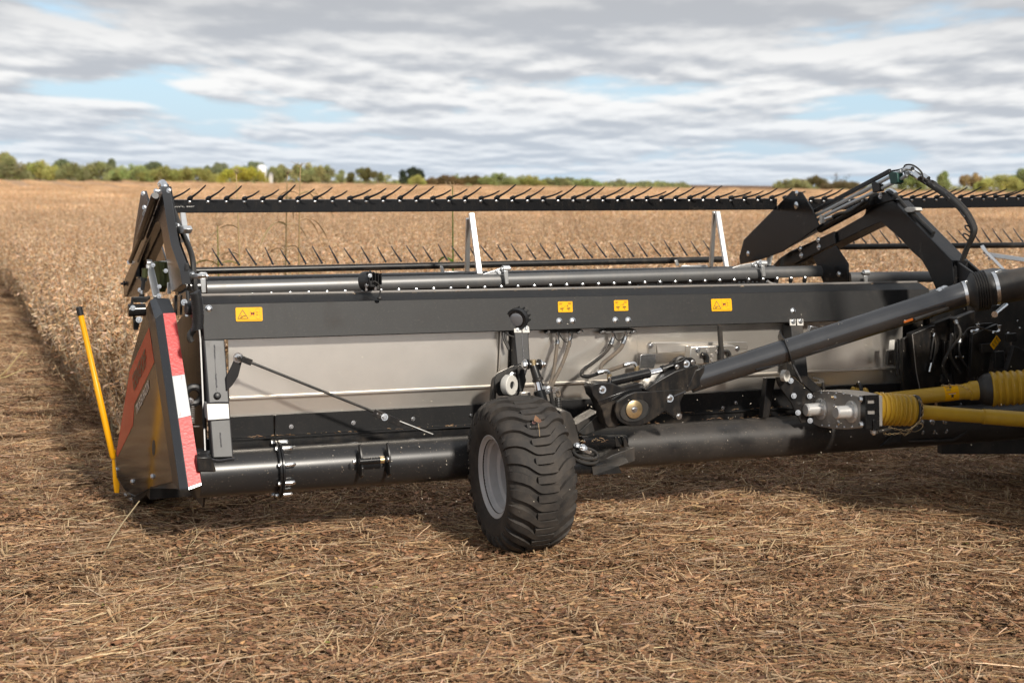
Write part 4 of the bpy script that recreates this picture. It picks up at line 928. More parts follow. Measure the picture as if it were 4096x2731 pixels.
# ================================================================== reel
def tine_mesh():
    pts = [Vector((0, 0, 0)), Vector((0, 0, .03)), Vector((-.012, -.006, .08)), Vector((-.035, -.03, .15)), Vector((-.065, -.055, .215))]
    b = B(); b.pipe([Vector((0, 0, -.006)), Vector((0, 0, .02))], .016, 8, 1); b.pipe(pts, .0115, 7, 4, taper=.42); return b.mesh('tine', PLAST, 50)
S_T = .1165
def make_bat(name, a, b, kind, mats=CLEAN):
    """bat between two points; kind: top / front / rear"""
    a = Vector(a); b = Vector(b); d = (b - a).normalized()
    if kind == 'top': pr = [(0, 0), (0, -.075), (.004, -.079), (.03, -.079), (.03, -.076), (.006, -.074), (.006, 0), (.03, .003), (.028, .006), (0, .004)]
    elif kind == 'front': pr = [(.024 * math.cos(R(20 * i)), .0245 * math.sin(R(20 * i))) for i in range(18)]
    else:
        pr = [(.0 - .034 * math.sin(R(t)), -.045 + .052 * math.cos(R(t)) ) for t in range(0, 111, 10)] + [(-.026, -.072), (.01, -.050), (.03, -.0)]
    e = Vector((0, 1, 0)); e = (e - d * e.dot(d)).normalized(); g = d.cross(e); g = g if g.z > 0 else -g
    bat = B().prism([a + e * p + g * w for p, w in pr], b - a).obj(name, mats, HEAD, 0, 40)
    return bat, d, e, g
TINES = {}
def tine_dir(kind):
    if kind in TINES: return TINES[kind]
    if kind == 'top':   pts = [(0, 0, 0), (.012, -.03, .010), (.045, -.10, .038), (.075, -.155, .072)]; r = .0095
    elif kind == 'front': pts = [(0, 0, 0), (-.010, .025, .025), (-.030, .06, .07), (-.046, .085, .108)]; r = .0078
    else: pts = [(0, 0, 0), (.0, .01, -.06), (-.01, .04, -.14), (-.03, .08, -.22)]; r = .0105
    b = B(); b.pipe([Vector(p) for p in pts], r, 7, 4, taper=.45)
    if kind != 'front': b.lathe([(-.01, .014), (.014, .016), (.024, .012)], (0, 0, 0), Vector(pts[1]), 8)
    TINES[kind] = b.mesh('tine', TINEM if kind == 'front' else PLAST, 50); return TINES[kind]
def put_tines(bat, d, start, n, kind, off, step=S_T, bo=None):
    for i in range(n):
        p = start + d * (step * i) + off
        o = bpy.data.objects.new('tine', tine_dir(kind)); COL.objects.link(o); o.parent = bat
        o.matrix_local = Matrix.Translation(p) @ Matrix.Rotation(R(rnd.gauss(0, 4)), 4, 'Z') @ Matrix.Rotation(R(rnd.gauss(0, 4)), 4, 'X') @ Matrix.Scale(rnd.uniform(.94, 1.05), 4)
        if bo is not None: bolt(p + bo, (0, -1, -.1), .008, bat, CAP)
TV, FV, RV = 1.5, 2.05, .93
# left reel section
a, b = q(1, 1240, 292, TV), q(15, 1905, 262, TV)
bat, d, e, g = make_bat('reel_bat', a, b, 'top')
t_first = q(1, 1450, 292, TV); n_t = int((b - t_first).length / S_T) + 2
put_tines(bat, d, t_first - d * S_T, n_t + 1, 'top', Vector((0, .0, .012)), bo=Vector((0, -.004, -.022)))
affix_text('bat_lettering', "wvv'c, sser", LETW, q(1, 1255, 375, TV - .003), q(1, 1505, 370, TV - .003) - q(1, 1255, 375, TV - .003), Vector((0, 0, .014)), (0, -1, 0), bat)
a, b = q(1, 1500, 1095, FV), q(15, 1150, 1082, FV)
bat, d, e, g = make_bat('reel_bat', a, b, 'front', BLACK)
f_first = q(3, 130, 262, FV); n_f = int((b - f_first).length / S_T) + 1
put_tines(bat, d, f_first - d * S_T * 1, n_f + 1, 'front', Vector((0, .005, .012)))
a, b = q(1, 1640, 1225, RV), q(15, 2040, 1190, RV)
SATB = M('satin_bat_sheet', (.13, .13, .13), .38, .5, var=.08, dust=.2, speck=.3)
bat, d, e, g = make_bat('reel_bat', a, b + (b - a).normalized() * .28, 'rear', SATB)
r_first = q(3, 403, 490, RV); n_r_ = int((b - r_first).length / S_T) + 3
put_tines(bat, d, r_first - d * S_T * 2, n_r_ + 2, 'rear', Vector((0, -.030, -.014)), bo=Vector((0, -.012, .006)))
# right reel section
a, b = q(8, 660, 392, TV), q(8, 2700, 368, TV)
bat, d, e, g = make_bat('reel_bat', a, b, 'top')
put_tines(bat, d, q(8, 675, 395, TV), 26, 'top', Vector((0, 0, .012)), bo=Vector((0, -.004, -.022)))
a, b = q(8, 885, 762, FV), q(8, 2700, 745, FV)
bat, d, e, g = make_bat('reel_bat', a, b, 'front', BLACK)
put_tines(bat, d, q(8, 1020, 745, FV) - d * .0, 22, 'front', Vector((0, .005, .012)))
a, b = q(8, 975, 968, RV), q(8, 2700, 950, RV)
bat, d, e, g = make_bat('reel_bat', a, b, 'rear', SATB)
B().cyl(q(8, 975, 1010, RV), q(8, 1620, 1005, RV), .016, n=12).obj('reel_shaft_guard', CLEAN, HEAD)
# reel centre tubes (seen as a glimpse behind the beam)
B().cyl(q(1, 1300, 1290, 1.48), q(15, 1850, 1290, 1.48), .07, n=20).obj('reel_centre_tube', CLEAN, HEAD)
# aluminium spider arms
def arm_bar(nm, p0, p1, w=.040, dpt=.022, mat=ALU): B().bar(p0, p1, w, dpt).obj(nm, mat, HEAD, .003)
def spider(s, top_l, bot_l, top_r, bot_r, w=.030):
    arm_bar('spider_arm', q(s, *top_l, 1.53), q(s, *bot_l, 1.68), w)
    arm_bar('spider_arm', q(s, *top_r, 1.49), q(s, *bot_r, 1.32), w * 1.15)
spider(14, (1000, 330), (975, 1350), (1055, 240), (1200, 1330), .033)
spider(15, (1050, 430), (1000, 1210), (1090, 430), (1215, 1190), .030)
spider(1, (1375, 440), (1372, 760), (1372, 440), (1425, 800), .030)
for s, pts, v in ((14, ((495, 1190), (545, 1185), (578, 1285), (510, 1295)), 1.9), (15, ((508, 1095), (545, 1090), (575, 1165), (530, 1175)), 1.9),
                  (14, ((570, 1280), (930, 1275), (930, 1360), (570, 1370)), 1.6), (15, ((600, 1165), (960, 1160), (960, 1215), (600, 1215)), 1.6)):
    B().prism([q(s, x, y, v) for x, y in pts], (0, .012, 0)).obj('reel_link', ALU, HEAD, .002)
def crank(s, pl_, bolts_, strap, v=.90):
    B().prism([q(s, x, y, v + .03) for x, y in pl_], (0, .008, 0)).obj('crank_plate', ALU, HEAD, .002)
    for x, y in bolts_: bolt(q(s, x, y, v + .02), (0, -1, .2), .008)
    B().prism([q(s, x, y, v - .045) for x, y in strap], (0, .006, 0)).obj('crank_strap', ALU, HEAD, .002)
    c_ = q(s, (strap[0][0] + strap[1][0]) / 2, strap[0][1] - (35 if s == 14 else 25), v)
    B().cyl(c_ + Vector((-.024, 0, 0)), c_ + Vector((.024, 0, 0)), .021, n=18).obj('crank_bush', ALU, HEAD, .002)
    bolt(c_ + Vector((-.026, 0, 0)), (-1, 0, 0), .009); bolt(c_ + Vector((.026, 0, 0)), (1, 0, 0), .009)
crank(14, ((1240, 1335), (1500, 1250), (1620, 1190), (1690, 1180), (1640, 1290), (1580, 1330)), ((1530, 1262), (1562, 1298)), ((1640, 1265), (1712, 1262), (1725, 1500), (1665, 1512)))
crank(15, ((1280, 1200), (1400, 1160), (1560, 1130), (1690, 1085), (1690, 1130), (1640, 1180)), ((1580, 1148), (1618, 1170), (1648, 1128)), ((1690, 1165), (1735, 1160), (1750, 1310), (1705, 1320)))
crank(1, ((1540, 1130), (1570, 1110), (1640, 1110), (1645, 1160), (1560, 1180)), (), ((1572, 1180), (1632, 1175), (1638, 1340), (1588, 1345)))
crank(8, ((980, 965), (1060, 965), (1100, 955), (1100, 1000), (1040, 1010), (980, 1005)), ((1050, 975), (1040, 998)), ((1095, 990), (1122, 988), (1124, 1052), (1100, 1054)))
# right section spider glimpsed at the picture edge
arm_bar('spider_arm', q(8, 2030, 780, 1.7), q(8, 2200, 950, 1.25), .036); arm_bar('spider_arm', q(8, 2050, 820, 1.75), q(8, 2400, 870, 1.5), .036)
for x, y in ((2045, 805), (2075, 820), (2082, 850)): bolt(q(8, x, y, 1.66), (0, -1, 0), .012)
B().bar(q(8, 2025, 762, 1.9), q(8, 2050, 800, 1.8), .03, .03).obj('reel_link', ALU, HEAD, .003)
# glimpses between beam and reel on the right: black fingers and sheet
for x in (110, 145, 180, 215, 250): B().pipe([q(7, x, 150, .60), q(7, x + 8, 185, .60)], .008, 6, 1).obj('auger_finger', PLAST, HEAD)
B().prism([q(15, x, y, .55) for x, y in ((0, 1425), (1900, 1395), (1900, 1460), (0, 1460))], (0, .01, 0)).obj('belt_deck', BLACK, HEAD)
B().pipe([q(7, x, y, .5) for x, y in ((330, 145), (360, 165), (400, 172))], .010, 8, 3).obj('grey_pipe', ALUD, HEAD)

# ================================================================== reel arm in the middle of the machine (right part of the picture)
UM = 3.0
RA = empty('centre_reel_arm'); RA.parent = HEAD
def up_(name, mat, pts, u, th, bevel=.004):
    return B().prism([qu(8, x, y, u) for x, y in pts], (th, 0, 0)).obj(name, mat, RA, bevel)
up_('arm_beam', CLEAN, ((1320, 395), (1560, 640), (1785, 870), (1805, 1075), (1665, 1110), (1600, 960), (1545, 865), (1470, 800), (1380, 700), (1225, 565), (1110, 615), (870, 735), (690, 835), (570, 915), (360, 922), (430, 850), (520, 790), (860, 648), (1085, 520), (1150, 430)), UM, .13)
up_('arm_cap', CLEAN, ((1135, 345), (1250, 330), (1330, 392), (1160, 440), (1100, 500)), UM - .012, .05)
up_('arm_foot', CHAR, ((1785, 868), (1840, 890), (1975, 985), (2010, 1110), (1805, 1110)), UM + .04, .02)
up_('arm_flange', CHAR, ((1320, 392), (1400, 440), (1880, 850), (2050, 1000), (2000, 1000), (1790, 872)), UM + .125, .02)
up_('arm_skirt', CLEAN, ((690, 838), (868, 748), (965, 892), (970, 1052), (775, 1055)), UM - .02, .012)
up_('reel_end_plate', CLEAN, ((525, 322), (600, 331), (690, 475), (740, 600), (600, 700), (450, 800), (280, 862), (118, 900), (110, 842), (146, 705)), UM - .10, .012)
up_('arm_slider', CLEAN, ((530, 790), (855, 640), (870, 735), (530, 900)), UM - .02, .02)
for x, y, u in ((562, 340, UM - .102), (558, 435, UM - .102), (180, 815, UM - .102), (1222, 360, UM - .014), (895, 975, UM - .022), (733, 706, UM - .022), (738, 762, UM - .022), (590, 775, UM - .022), (600, 828, UM - .022)):
    bolt(qu(8, x, y, u), (-1, 0, 0), .014 if x != 558 else .018, RA, CAP if u < UM - .03 else None)
bolt(qu(8, 1802, 846, UM + .12), (-.3, -.8, .5), .012, RA, CAP)
def tubu(name, mat, pts, r, u, n=10, sub=4):
    return B().pipe([qu(8, x, y, u) for x, y in pts], r, n, sub).obj(name, mat, RA)
tubu('steel_line', LINE, ((335, 915), (345, 830), (362, 760), (400, 690), (470, 645), (780, 482), (1290, 217), (1390, 165)), .0125, UM - .06)
tubu('steel_line', LINE, ((350, 915), (358, 860), (385, 790), (430, 730), (485, 690), (800, 510), (1310, 266), (1430, 195)), .0125, UM - .055)
B().bar(qu(8, 460, 612, UM - .07), qu(8, 1300, 165, UM - .07), .030, .02, (1, 0, 0)).obj('line_guard', CLEAN, RA, .003)
up_('green_clamp', GREEN, ((435, 650), (460, 632), (485, 650), (485, 690), (460, 708), (440, 700)), UM - .085, .05)
up_('green_clamp', GREEN, ((1285, 190), (1310, 172), (1352, 180), (1360, 255), (1340, 270), (1300, 265)), UM - .085, .05)
up_('line_bracket', CLEAN, ((1150, 262), (1175, 250), (1212, 270), (1215, 325), (1160, 335)), UM - .08, .04)
bb0, bb1 = qu(8, 745, 622, UM - .045), qu(8, 1150, 405, UM - .045)
B().lathe([(0, .02), (.004, .030), ((bb1 - bb0).length, .030)], bb0, bb1 - bb0, 20).obj('arm_cylinder_barrel', CLEAN, RA)
B().cyl(qu(8, 470, 772, UM - .045), bb0, .014, n=16).obj('arm_cylinder_rod', LINE, RA)
tubu('cylinder_elbow', ZINC, ((790, 545), (820, 535), (850, 525)), .013, UM - .09, 8, 3); tubu('cylinder_hose', RUB2, ((840, 528), (900, 500), (990, 480), (1100, 400)), .012, UM - .08)
B().box(qu(8, 765, 545, UM - .08), (.03, .03, .06)).obj('cylinder_port', WHITE, RA, .004)
for k_i, (dx, dy, mat) in enumerate(((0, 0, RUB2), (16, -10, RUB2), (-14, 8, RUB2))):
    tubu('hydraulic_hose', mat, [(x + dx * (1 - abs(i - 4) * .12), y + dy) for i, (x, y) in enumerate(((1440, 160), (1530, 215), (1610, 265), (1760, 365), (1880, 480), (1945, 590), (1955, 660), (1905, 770), (1872, 860)))], .0135, UM + .02 * k_i, 9, 5)
tubu('hose_fitting', ZINC, ((1425, 190), (1460, 168), (1500, 200), (1530, 225)), .018, UM - .03, 8, 3)
tubu('hose_fitting', ZINC, ((1385, 165), (1430, 148), (1475, 150)), .017, UM - .04, 8, 3)
tubu('hose_fitting', ZINC, ((1560, 200), (1600, 225)), .016, UM - .01, 8, 1)
tubu('thin_cable', RUB2, ((1300, 168), (1395, 150), (1420, 120), (1480, 122), (1545, 175), (1560, 240)), .006, UM - .05, 7, 4)
for x, y in ((1590, 255), (1650, 270), (1770, 365), (1890, 510), (1925, 625), (1910, 690)):
    B().torus(qu(8, x, y, UM + .01), (.2, -.5, .6), .036, .005, 16, 5).obj('cable_tie', PLAST, RA)
tubu('arm_hose', RUB2, ((1320, 335), (1370, 390), (1440, 470), (1540, 560), (1640, 655)), .015, UM + .05, 9, 4)
tubu('arm_hose', RUB2, ((1335, 350), (1400, 420), (1480, 490), (1560, 580), (1650, 670)), .013, UM + .09, 9, 4)
tubu('hose_fitting', ZINC, ((1265, 345), (1290, 320), (1325, 335), (1340, 350)), .019, UM + .03, 8, 3)
up_('hose_saddle', WHITE, ((1405, 465), (1430, 450), (1490, 452), (1500, 475), (1470, 490), (1420, 492)), UM + .02, .06)
# silver hook pieces low on the arm
tubu('steel_line', LINE, ((575, 890), (610, 880), (650, 900)), .016, UM + .10, 8, 3)
B().bar(qu(8, 650, 920, UM + .1), qu(8, 690, 840, UM + .1), .05, .02, (1, 0, 0)).obj('reel_link', ALU, RA, .003)

# ================================================================== left end: reel arm
UA = -1.72
LA = empty('end_reel_arm'); LA.parent = HEAD
def lp_(name, mat, pts, u, th, k=0.0, s=1, bevel=.004):
    return B().prism([qu(s, x, y, u, k) for x, y in pts], (th, 0, 0)).obj(name, mat, LA, bevel)
GL2 = M('glossy_arm_paint', (.017, .016, .016), .16, var=.1, bump=.01, bscale=8, spec=.7)
# inverted V beam: outer cheek, seen almost edge-on
lp_('arm_cheek', GL2, ((1075, 200), (1110, 130), (1140, 200), (1195, 560), (1240, 800), (1340, 1080), (1365, 1250), (1250, 1330), (1235, 1300), (1190, 1000), (1130, 640), (1098, 522), (1060, 560), (950, 800), (810, 1160), (800, 1140), (785, 980)), UA, .05)
lp_('arm_under', CLEAN, ((1098, 522), (1128, 640), (960, 1020), (880, 1180), (810, 1165), (950, 800)), UA + .05, .05)
# the rear leg's upper face, toward the camera
B().prism([qu(1, x, y, UA + .05) for x, y in ((1110, 130), (1150, 130), (1210, 520), (1260, 780), (1350, 1020), (1395, 1140), (1400, 1250), (1365, 1250), (1340, 1080), (1240, 800), (1195, 560))], (.05, 0, 0)).obj('arm_top', CLEAN, LA, .004)
B().prism([q(1, x, y, .35) for x, y in ((1398, 1010), (1440, 1005), (1452, 1140), (1400, 1145))], (0, .02, 0)).obj('arm_spacer', CHAR, LA, .003)
# wing plate at the reel end, narrow in view
lp_('reel_end_plate', CLEAN, ((895, 195), (940, 182), (990, 340), (1000, 420), (960, 560), (790, 930), (760, 1010), (780, 960), (835, 560)), UA + .07, .012)
lp_('arm_nose', GL2, ((800, 985), (830, 1010), (812, 1170), (745, 1320), (703, 1392), (690, 1260), (712, 1170)), UA + .005, .02)
B().prism([qu(1, x, y, UA + .02) for x, y in ((812, 1175), (960, 1180), (880, 1330), (780, 1390), (705, 1392))], (.06, 0, 0)).obj('nose_bracket', CLEAN, LA, .003)
# cylinder on the outside of the front leg
k0, k1, k2 = qu(1, 1060, 235, UA - .03), qu(1, 890, 705, UA - .03), qu(1, 775, 985, UA - .03)
B().lathe([(0, .02), (.02, .026), ((k1 - k0).length, .026), ((k1 - k0).length + .01, .018)], k0, k1 - k0, 22).obj('arm_cylinder_barrel', GL2, LA)
B().cyl(k1, k2, .015, n=18).obj('arm_cylinder_rod', GL2, LA)
B().torus(qu(1, 968, 450, UA - .03), k1 - k0, .028, .004, 18, 6).obj('cable_tie', PLAST, LA)
for x, y in ((1062, 182), (1212, 175), (918, 208), (932, 368), (757, 992), (905, 1385), (905, 1440), (880, 1310), (932, 1200), (800, 1512)):
    bolt(qu(1, x, y, UA - .01), (-.6, -.75, .2), .010, LA)
B().bar(qu(1, 670, 1240, UA - .02), qu(1, 760, 1240, UA + .03), .016, .016).obj('threaded_pin', PLAST, LA)
B().lathe([(0, .02), (.012, .02)], qu(1, 712, 1238, UA + .0), (-1, 0, 0), 6).obj('pin_nut', PLAST, LA)
# silver cap, hose and steel line down the rear leg
UH = UA + .08
HO = Vector((-.012, -.075, .012))
B().pipe([qu(1, x, y, UH) + HO for x, y in ((1120, 130), (1140, 108), (1160, 125), (1165, 170))], .020, 9, 4).obj('elbow_fitting', ZINC, LA)
B().pipe([qu(1, x, y, UH) + HO for x, y in ((1158, 150), (1190, 330), (1225, 520), (1260, 690), (1330, 880), (1385, 1080), (1400, 1160), (1440, 1290), (1475, 1350))], .0125, 9, 4).obj('sheathed_line', HOSEB, LA)
B().pipe([qu(1, x, y, UH + .05) + HO for x, y in ((1185, 140), (1225, 330), (1290, 480), (1350, 640), (1430, 810), (1480, 960), (1495, 1110), (1510, 1280), (1525, 1360))], .0165, 10, 4).obj('hydraulic_hose', RUB2, LA)
B().cyl(qu(1, 1218, 535, UH) + HO, qu(1, 1245, 610, UH) + HO, .018, n=12).obj('hose_crimp', ZINC, LA)
for pts in (((1218, 640), (1240, 605), (1370, 600), (1390, 640), (1370, 690), (1240, 685)), ((1368, 1175), (1395, 1150), (1530, 1142), (1548, 1165), (1535, 1190), (1390, 1205))):
    B().prism([qu(1, x, y, UH) + HO * 1.2 for x, y in pts], (.05, 0, 0)).obj('hose_saddle', ALU, LA, .005)
bolt(qu(1, 1305, 600, UH - .002) + HO * 1.25, (-.5, -.8, .3), .014, LA); bolt(qu(1, 1465, 1162, UH - .002) + HO * 1.25, (-.5, -.8, .3), .016, LA)
# corrugated sleeve hanging beside the beam
slp = [q(16, x, y, .02) for x, y in ((1375, 880), (1410, 1000), (1425, 1150), (1435, 1300), (1432, 1450), (1415, 1560))]
sp_ = []
for i in range(len(slp) - 1):
    for j in range(8): sp_.append(slp[i].lerp(slp[i + 1], j / 8))
b_ = B(); cur = None
for i, p in enumerate(sp_):
    if i < len(sp_) - 1:
        dd_ = (sp_[i + 1] - p)
        if i % 2 == 0: b_.lathe([(0, .030), (.002, .0335), (dd_.length * 1.55, .0335), (dd_.length * 1.6, .030)], p, dd_ + Vector((.002 * (-1) ** i, 0, 0)), 16)
b_.pipe(sp_, .029, 14, 1); b_.obj('corrugated_sleeve', PLAST, LA, 0, 50)
B().pipe([q(16, x, y, .06) for x, y in ((1360, 1560), (1300, 1640), (1290, 1720), (1320, 1780))], .017, 9, 4).obj('hydraulic_hose', RUB2, LA)
# pivot hardware between arm and shield
B().lathe([(0, .030), (.012, .034), (.03, .034), (.035, .052), (.05, .052)], q(16, 1215, 1180, .10), (1, .15, 0), 26).obj('pivot_boss', CHAR, LA)
for x, y, r in ((1185, 1055, .012), (720, 935, .009), (725, 765, .008), (845, 475, .008), (610, 370, .008), (1230, 1290, .006)): bolt(q(16, x, y, .35), (-.3, -.9, .1), r, LA)
lp_('pivot_plate', GL2, ((960, 980), (1210, 840), (1235, 1110), (1300, 1180), (1310, 1330), (1240, 1290), (1020, 1300), (985, 1200)), UA + .10, .02, s=16)
B().prism([q(16, x, y, .45) for x, y in ((1010, 930), (1060, 930), (1060, 1300), (1010, 1250))], (0, .02, 0)).obj('pivot_rib', BLACK, LA, .002)
B().prism([q(16, x, y, .42) for x, y in ((1120, 930), (1150, 920), (1150, 1290), (1110, 1290))], (0, .02, 0)).obj('pivot_rib', BLACK, LA, .002)
# silver strut and olive motor seen through the V
B().bar(q(16, 545, 380, 1.2), q(16, 680, 970, .9), .042, .02).obj('spider_arm', ALU, LA, .003)
B().cyl(q(16, 500, 335, 1.2), q(16, 590, 335, 1.2), .022, n=16).obj('crank_bush', ALU, LA)
B().bar(q(16, 905, 690, .8), q(16, 905, 900, .8), .02, .02).obj('spider_arm', ALU, LA, .002)
OLIVE = M('olive_chromate', (.10, .11, .05), .25, .7)
B().lathe([(0, .045), (.004, .05), (.15, .05), (.17, .03), (.19, .022)], q(16, 760, 300, 1.3), (0, 0, -1), 22).obj('reel_motor', OLIVE, LA)
B().cyl(q(16, 460, 430, 1.0), q(16, 455, 600, 1.0), .018, n=14).obj('damper_body', OLIVE, LA)
for y0, y1, r in ((600, 660, .02), (660, 830, .012), (840, 900, .009), (900, 1000, .016)):
    B().cyl(q(16, 440 - (y0 - 600) * .12, y0, 1.0), q(16, 440 - (y1 - 600) * .12, y1, 1.0), r, n=12).obj('damper_rod', ZINC if r < .01 else BLACK, LA)
lp_('reel_end_plate', GL2, ((580, 200), (760, 20), (860, 330), (880, 650), (740, 830), (720, 680), (620, 330)), UA + .22, .012, s=16)
# black cross tube and bracket left of the shield
B().cyl(q(16, 150, 1205, .7), q(16, 470, 1195, .7), .036, n=24).obj('cross_tube', CLEAN, LA, .003)
bolt(q(16, 238, 1158, .66), (-.2, -1, .1), .010, LA); bolt(q(16, 350, 1375, .66), (-.2, -1, .1), .012, LA)
B().prism([q(16, x, y, .7) for x, y in ((240, 970), (500, 960), (560, 940), (560, 990), (480, 1060), (260, 1060))], (0, .05, 0)).obj('latch_bracket', BLACK, LA, .003)
B().prism([q(16, x, y, .72) for x, y in ((240, 1290), (290, 1330), (400, 1330), (330, 1568), (255, 1568))], (0, .03, 0)).obj('latch_post', BLACK, LA, .003)
B().prism([q(16, x, y, .70) for x, y in ((215, 960), (250, 960), (250, 1100), (195, 1100))], (0, .02, 0)).obj('latch_tab', BLACK, LA, .003)

# ================================================================== side shield
SK, SU = -.10, -1.752
SH = empty('side_shield'); SH.parent = HEAD
KV, V0 = .55, -.375
def so(x, y, l=0.0): return qu(13, x, y, SU - l, SK)              # outer face
def sr(x, y, o=0.0): return q(13, x, y, V0 + o, KV)               # rear face
outer = [(325, 165), (500, 1345), (330, 1388), (215, 1440), (150, 1405), (120, 1360), (90, 1290), (80, 1180), (140, 780), (178, 500), (240, 270), (290, 90)]
B().prism([so(x, y) for x, y in outer], (.006, 0, 0)).obj('shield_panel', GLOSS, SH, .001)
eA = [so(325, 165), so(500, 1345)]; eB = [sr(370, 140, .03), sr(550, 1400, .03)]; eC = [sr(425, 97), sr(615, 1398)]; eD = [sr(517, 93), sr(712, 1362)]
def quad(name, a, c, mat, th): return B().prism([a[0], c[0], c[1], a[1]], th).obj(name, mat, SH, .001)
quad('shield_bevel', eA, eB, SATIN, (.012, .012, 0)); quad('shield_bevel', eB, eC, SATIN, (.006, .012, 0)); quad('shield_back', eC, eD, SATIN, (0, .012, 0))
# hood on top
T0, T1, T2, T3 = so(290, 90), so(325, 165), sr(370, 140, .03), sr(425, 97); T4 = sr(517, 93)
h0, h1, h2 = sr(330, 5, .22), sr(370, -20, .20), sr(475, -10, .16)
b_ = B(); vs_ = [T0, T1, T2, T3, T4, h0, h1, h2]
b_.add(vs_, [(0, 1, 5), (1, 2, 6, 5), (2, 3, 6), (3, 4, 7, 6)]); b_.obj('shield_hood', SATIN, SH, 0, 0)
B().prism([h2, T4, eD[1], eD[1] + Vector((0, .35, .1)), h2 + Vector((0, .3, -.05))], (-.006, 0, 0)).obj('shield_inner', SATIN, SH)
B().prism([eC[1], eD[1], eD[1] + Vector((0, .3, -.02)), so(330, 1388), so(500, 1345), eB[1]], (0, 0, .008)).obj('shield_bottom', SATIN, SH)
# reflective tape pieces
def tp(f0, f1, mat, nm):
    a0, a1 = eC[0].lerp(eC[1], f0), eC[0].lerp(eC[1], f1); d0, d1 = eD[0].lerp(eD[1], f0), eD[0].lerp(eD[1], f1)
    B().prism([a0.lerp(d0, .03), d0.lerp(a0, -.0), d1, a1.lerp(d1, .03)], (0, -.0025, .0012)).obj(nm, mat, SH, 0, 0)
fr = lambda y: (y - 95) / (1378 - 95)
tp(fr(98), fr(266), TAPER, 'red_tape'); tp(fr(268), fr(566), TAPER, 'red_tape'); tp(fr(568), fr(874), TAPEW, 'white_tape')
tp(fr(877), fr(1068), TAPER, 'red_tape'); tp(fr(1071), fr(1362), TAPER, 'red_tape'); tp(fr(1364), fr(1380), ALU, 'tape_end_clip')
for x, y in ((568, 585), (558, 855)):
    p = sr(x, y, -.0035); affix_text('tape_mark', 'DOT-C2', TAPER, p, sr(x + 2, y - 28, -.0035) - p, sr(x - 8, y, -.0035) - p, (0, -1, .3), SH, 0, .001)
# red stripe and lettering on the outer panel
B().prism([so(x, y, .0015) for x, y in ((325, 200), (362, 460), (290, 612), (215, 770), (205, 925), (92, 1157), (82, 1130), (140, 782), (180, 530))], (.001, 0, 0)).obj('red_stripe', REDG, SH, 0, 0)
o_ = so(216, 680); affix_text('maker_lettering', 'GERINGHOFF', LETK, o_, so(312, 478) - o_, so(203, 560) - o_, (-1, -.1, 0), SH, .03, .004)
o_ = so(236, 848); affix_text('model_lettering', 'TRUFLEX RAZOR', LETW, o_, so(331, 652) - o_, so(231, 778) - o_, (-1, -.1, 0), SH, .02, .004)
# oval hand hole and bolts
oh = [so(357 + 10.5 * math.cos(R(18 * i)), 1088 + 57 * math.sin(R(18 * i)), .002) for i in range(20)]
B().prism(oh, (.002, 0, 0)).obj('hand_hole', RUB2, SH, 0, 0)
for x, y in ((83, 1250), (200, 1338), (348, 1300)): bolt(so(x, y, .004), (-1, -.3, 0), .012, SH)
# black skid shoe under the shield
sk0 = [qu(13, x, y, SU + .02, SK) for x, y in ((140, 1410), (215, 1440), (330, 1390), (300, 1440), (230, 1500), (190, 1530), (150, 1480))]
B().prism(sk0, (.10, 0, 0)).obj('skid_shoe', BLACK, HEAD, .006)
bolt(qu(13, 150, 1440, SU + .015, SK), (-1, -.4, 0), .013); bolt(qu(13, 190, 1475, SU + .015, SK), (-1, -.4, 0), .016)
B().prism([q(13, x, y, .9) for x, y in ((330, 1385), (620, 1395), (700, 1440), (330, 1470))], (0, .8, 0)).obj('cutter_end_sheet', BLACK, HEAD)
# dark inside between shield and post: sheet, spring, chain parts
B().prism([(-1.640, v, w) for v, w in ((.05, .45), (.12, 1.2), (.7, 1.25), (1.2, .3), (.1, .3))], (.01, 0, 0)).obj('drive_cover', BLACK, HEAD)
for y0 in (850, 900, 940):
    pass
spz = []
for i in range(9 * 10 + 1):
    a = 2 * math.pi * i / 10; t = i / 90; c_ = q(13, 645, 770 + 135 * t, .14); spz.append(c_ + Vector((math.cos(a) * .012, math.sin(a) * .012, 0)))
B().pipe(spz, .003, 5, 1).obj('coil_spring', ALUD, HEAD)
bolt(q(13, 628, 745, .12), (-.3, -1, 0), .014); B().bar(q(13, 650, 930, .12), q(13, 700, 930, .12), .006, .01).obj('clip', ZINC, HEAD)
B().torus(q(13, 655, 700, .14), (0, 1, 0), .045, .02, 20, 8).obj('tensioner', CHAR, HEAD)

# ================================================================== yellow marker pole on the shield
mp0, mp1 = qu(2, 352, 1200, -1.95, -.03), qu(2, 122, 150, -2.03, -.03)
mp0 = q(2, 354, 1190, 1.25); mp1 = q(2, 120, 160, 1.32)
MP = empty('marker_pole'); MP.parent = HEAD
mm = q(2, 236, 668, 1.28)
B().lathe([(0, .014), (.02, .019), ((mm - mp0).length, .020), ((mm - mp0).length + .006, .0175), ((mp1 - mp0).length, .0175)], mp0, mp1 - mp0, 20).obj('pole_rod', YEL, MP)
pd = (mp1 - mp0).normalized()
B().lathe([(-.03, .0195), (.018, .0195), (.024, .015)], mp1, pd, 20).obj('pole_cap', PLAST, MP)
B().prism([q(2, x, y, 1.25) for x, y in ((345, 1180), (358, 1130), (372, 1130), (365, 1200), (378, 1320), (400, 1365), (396, 1432), (362, 1430), (352, 1340))], (0, .02, 0)).obj('pole_bracket', YEL, MP, .003)
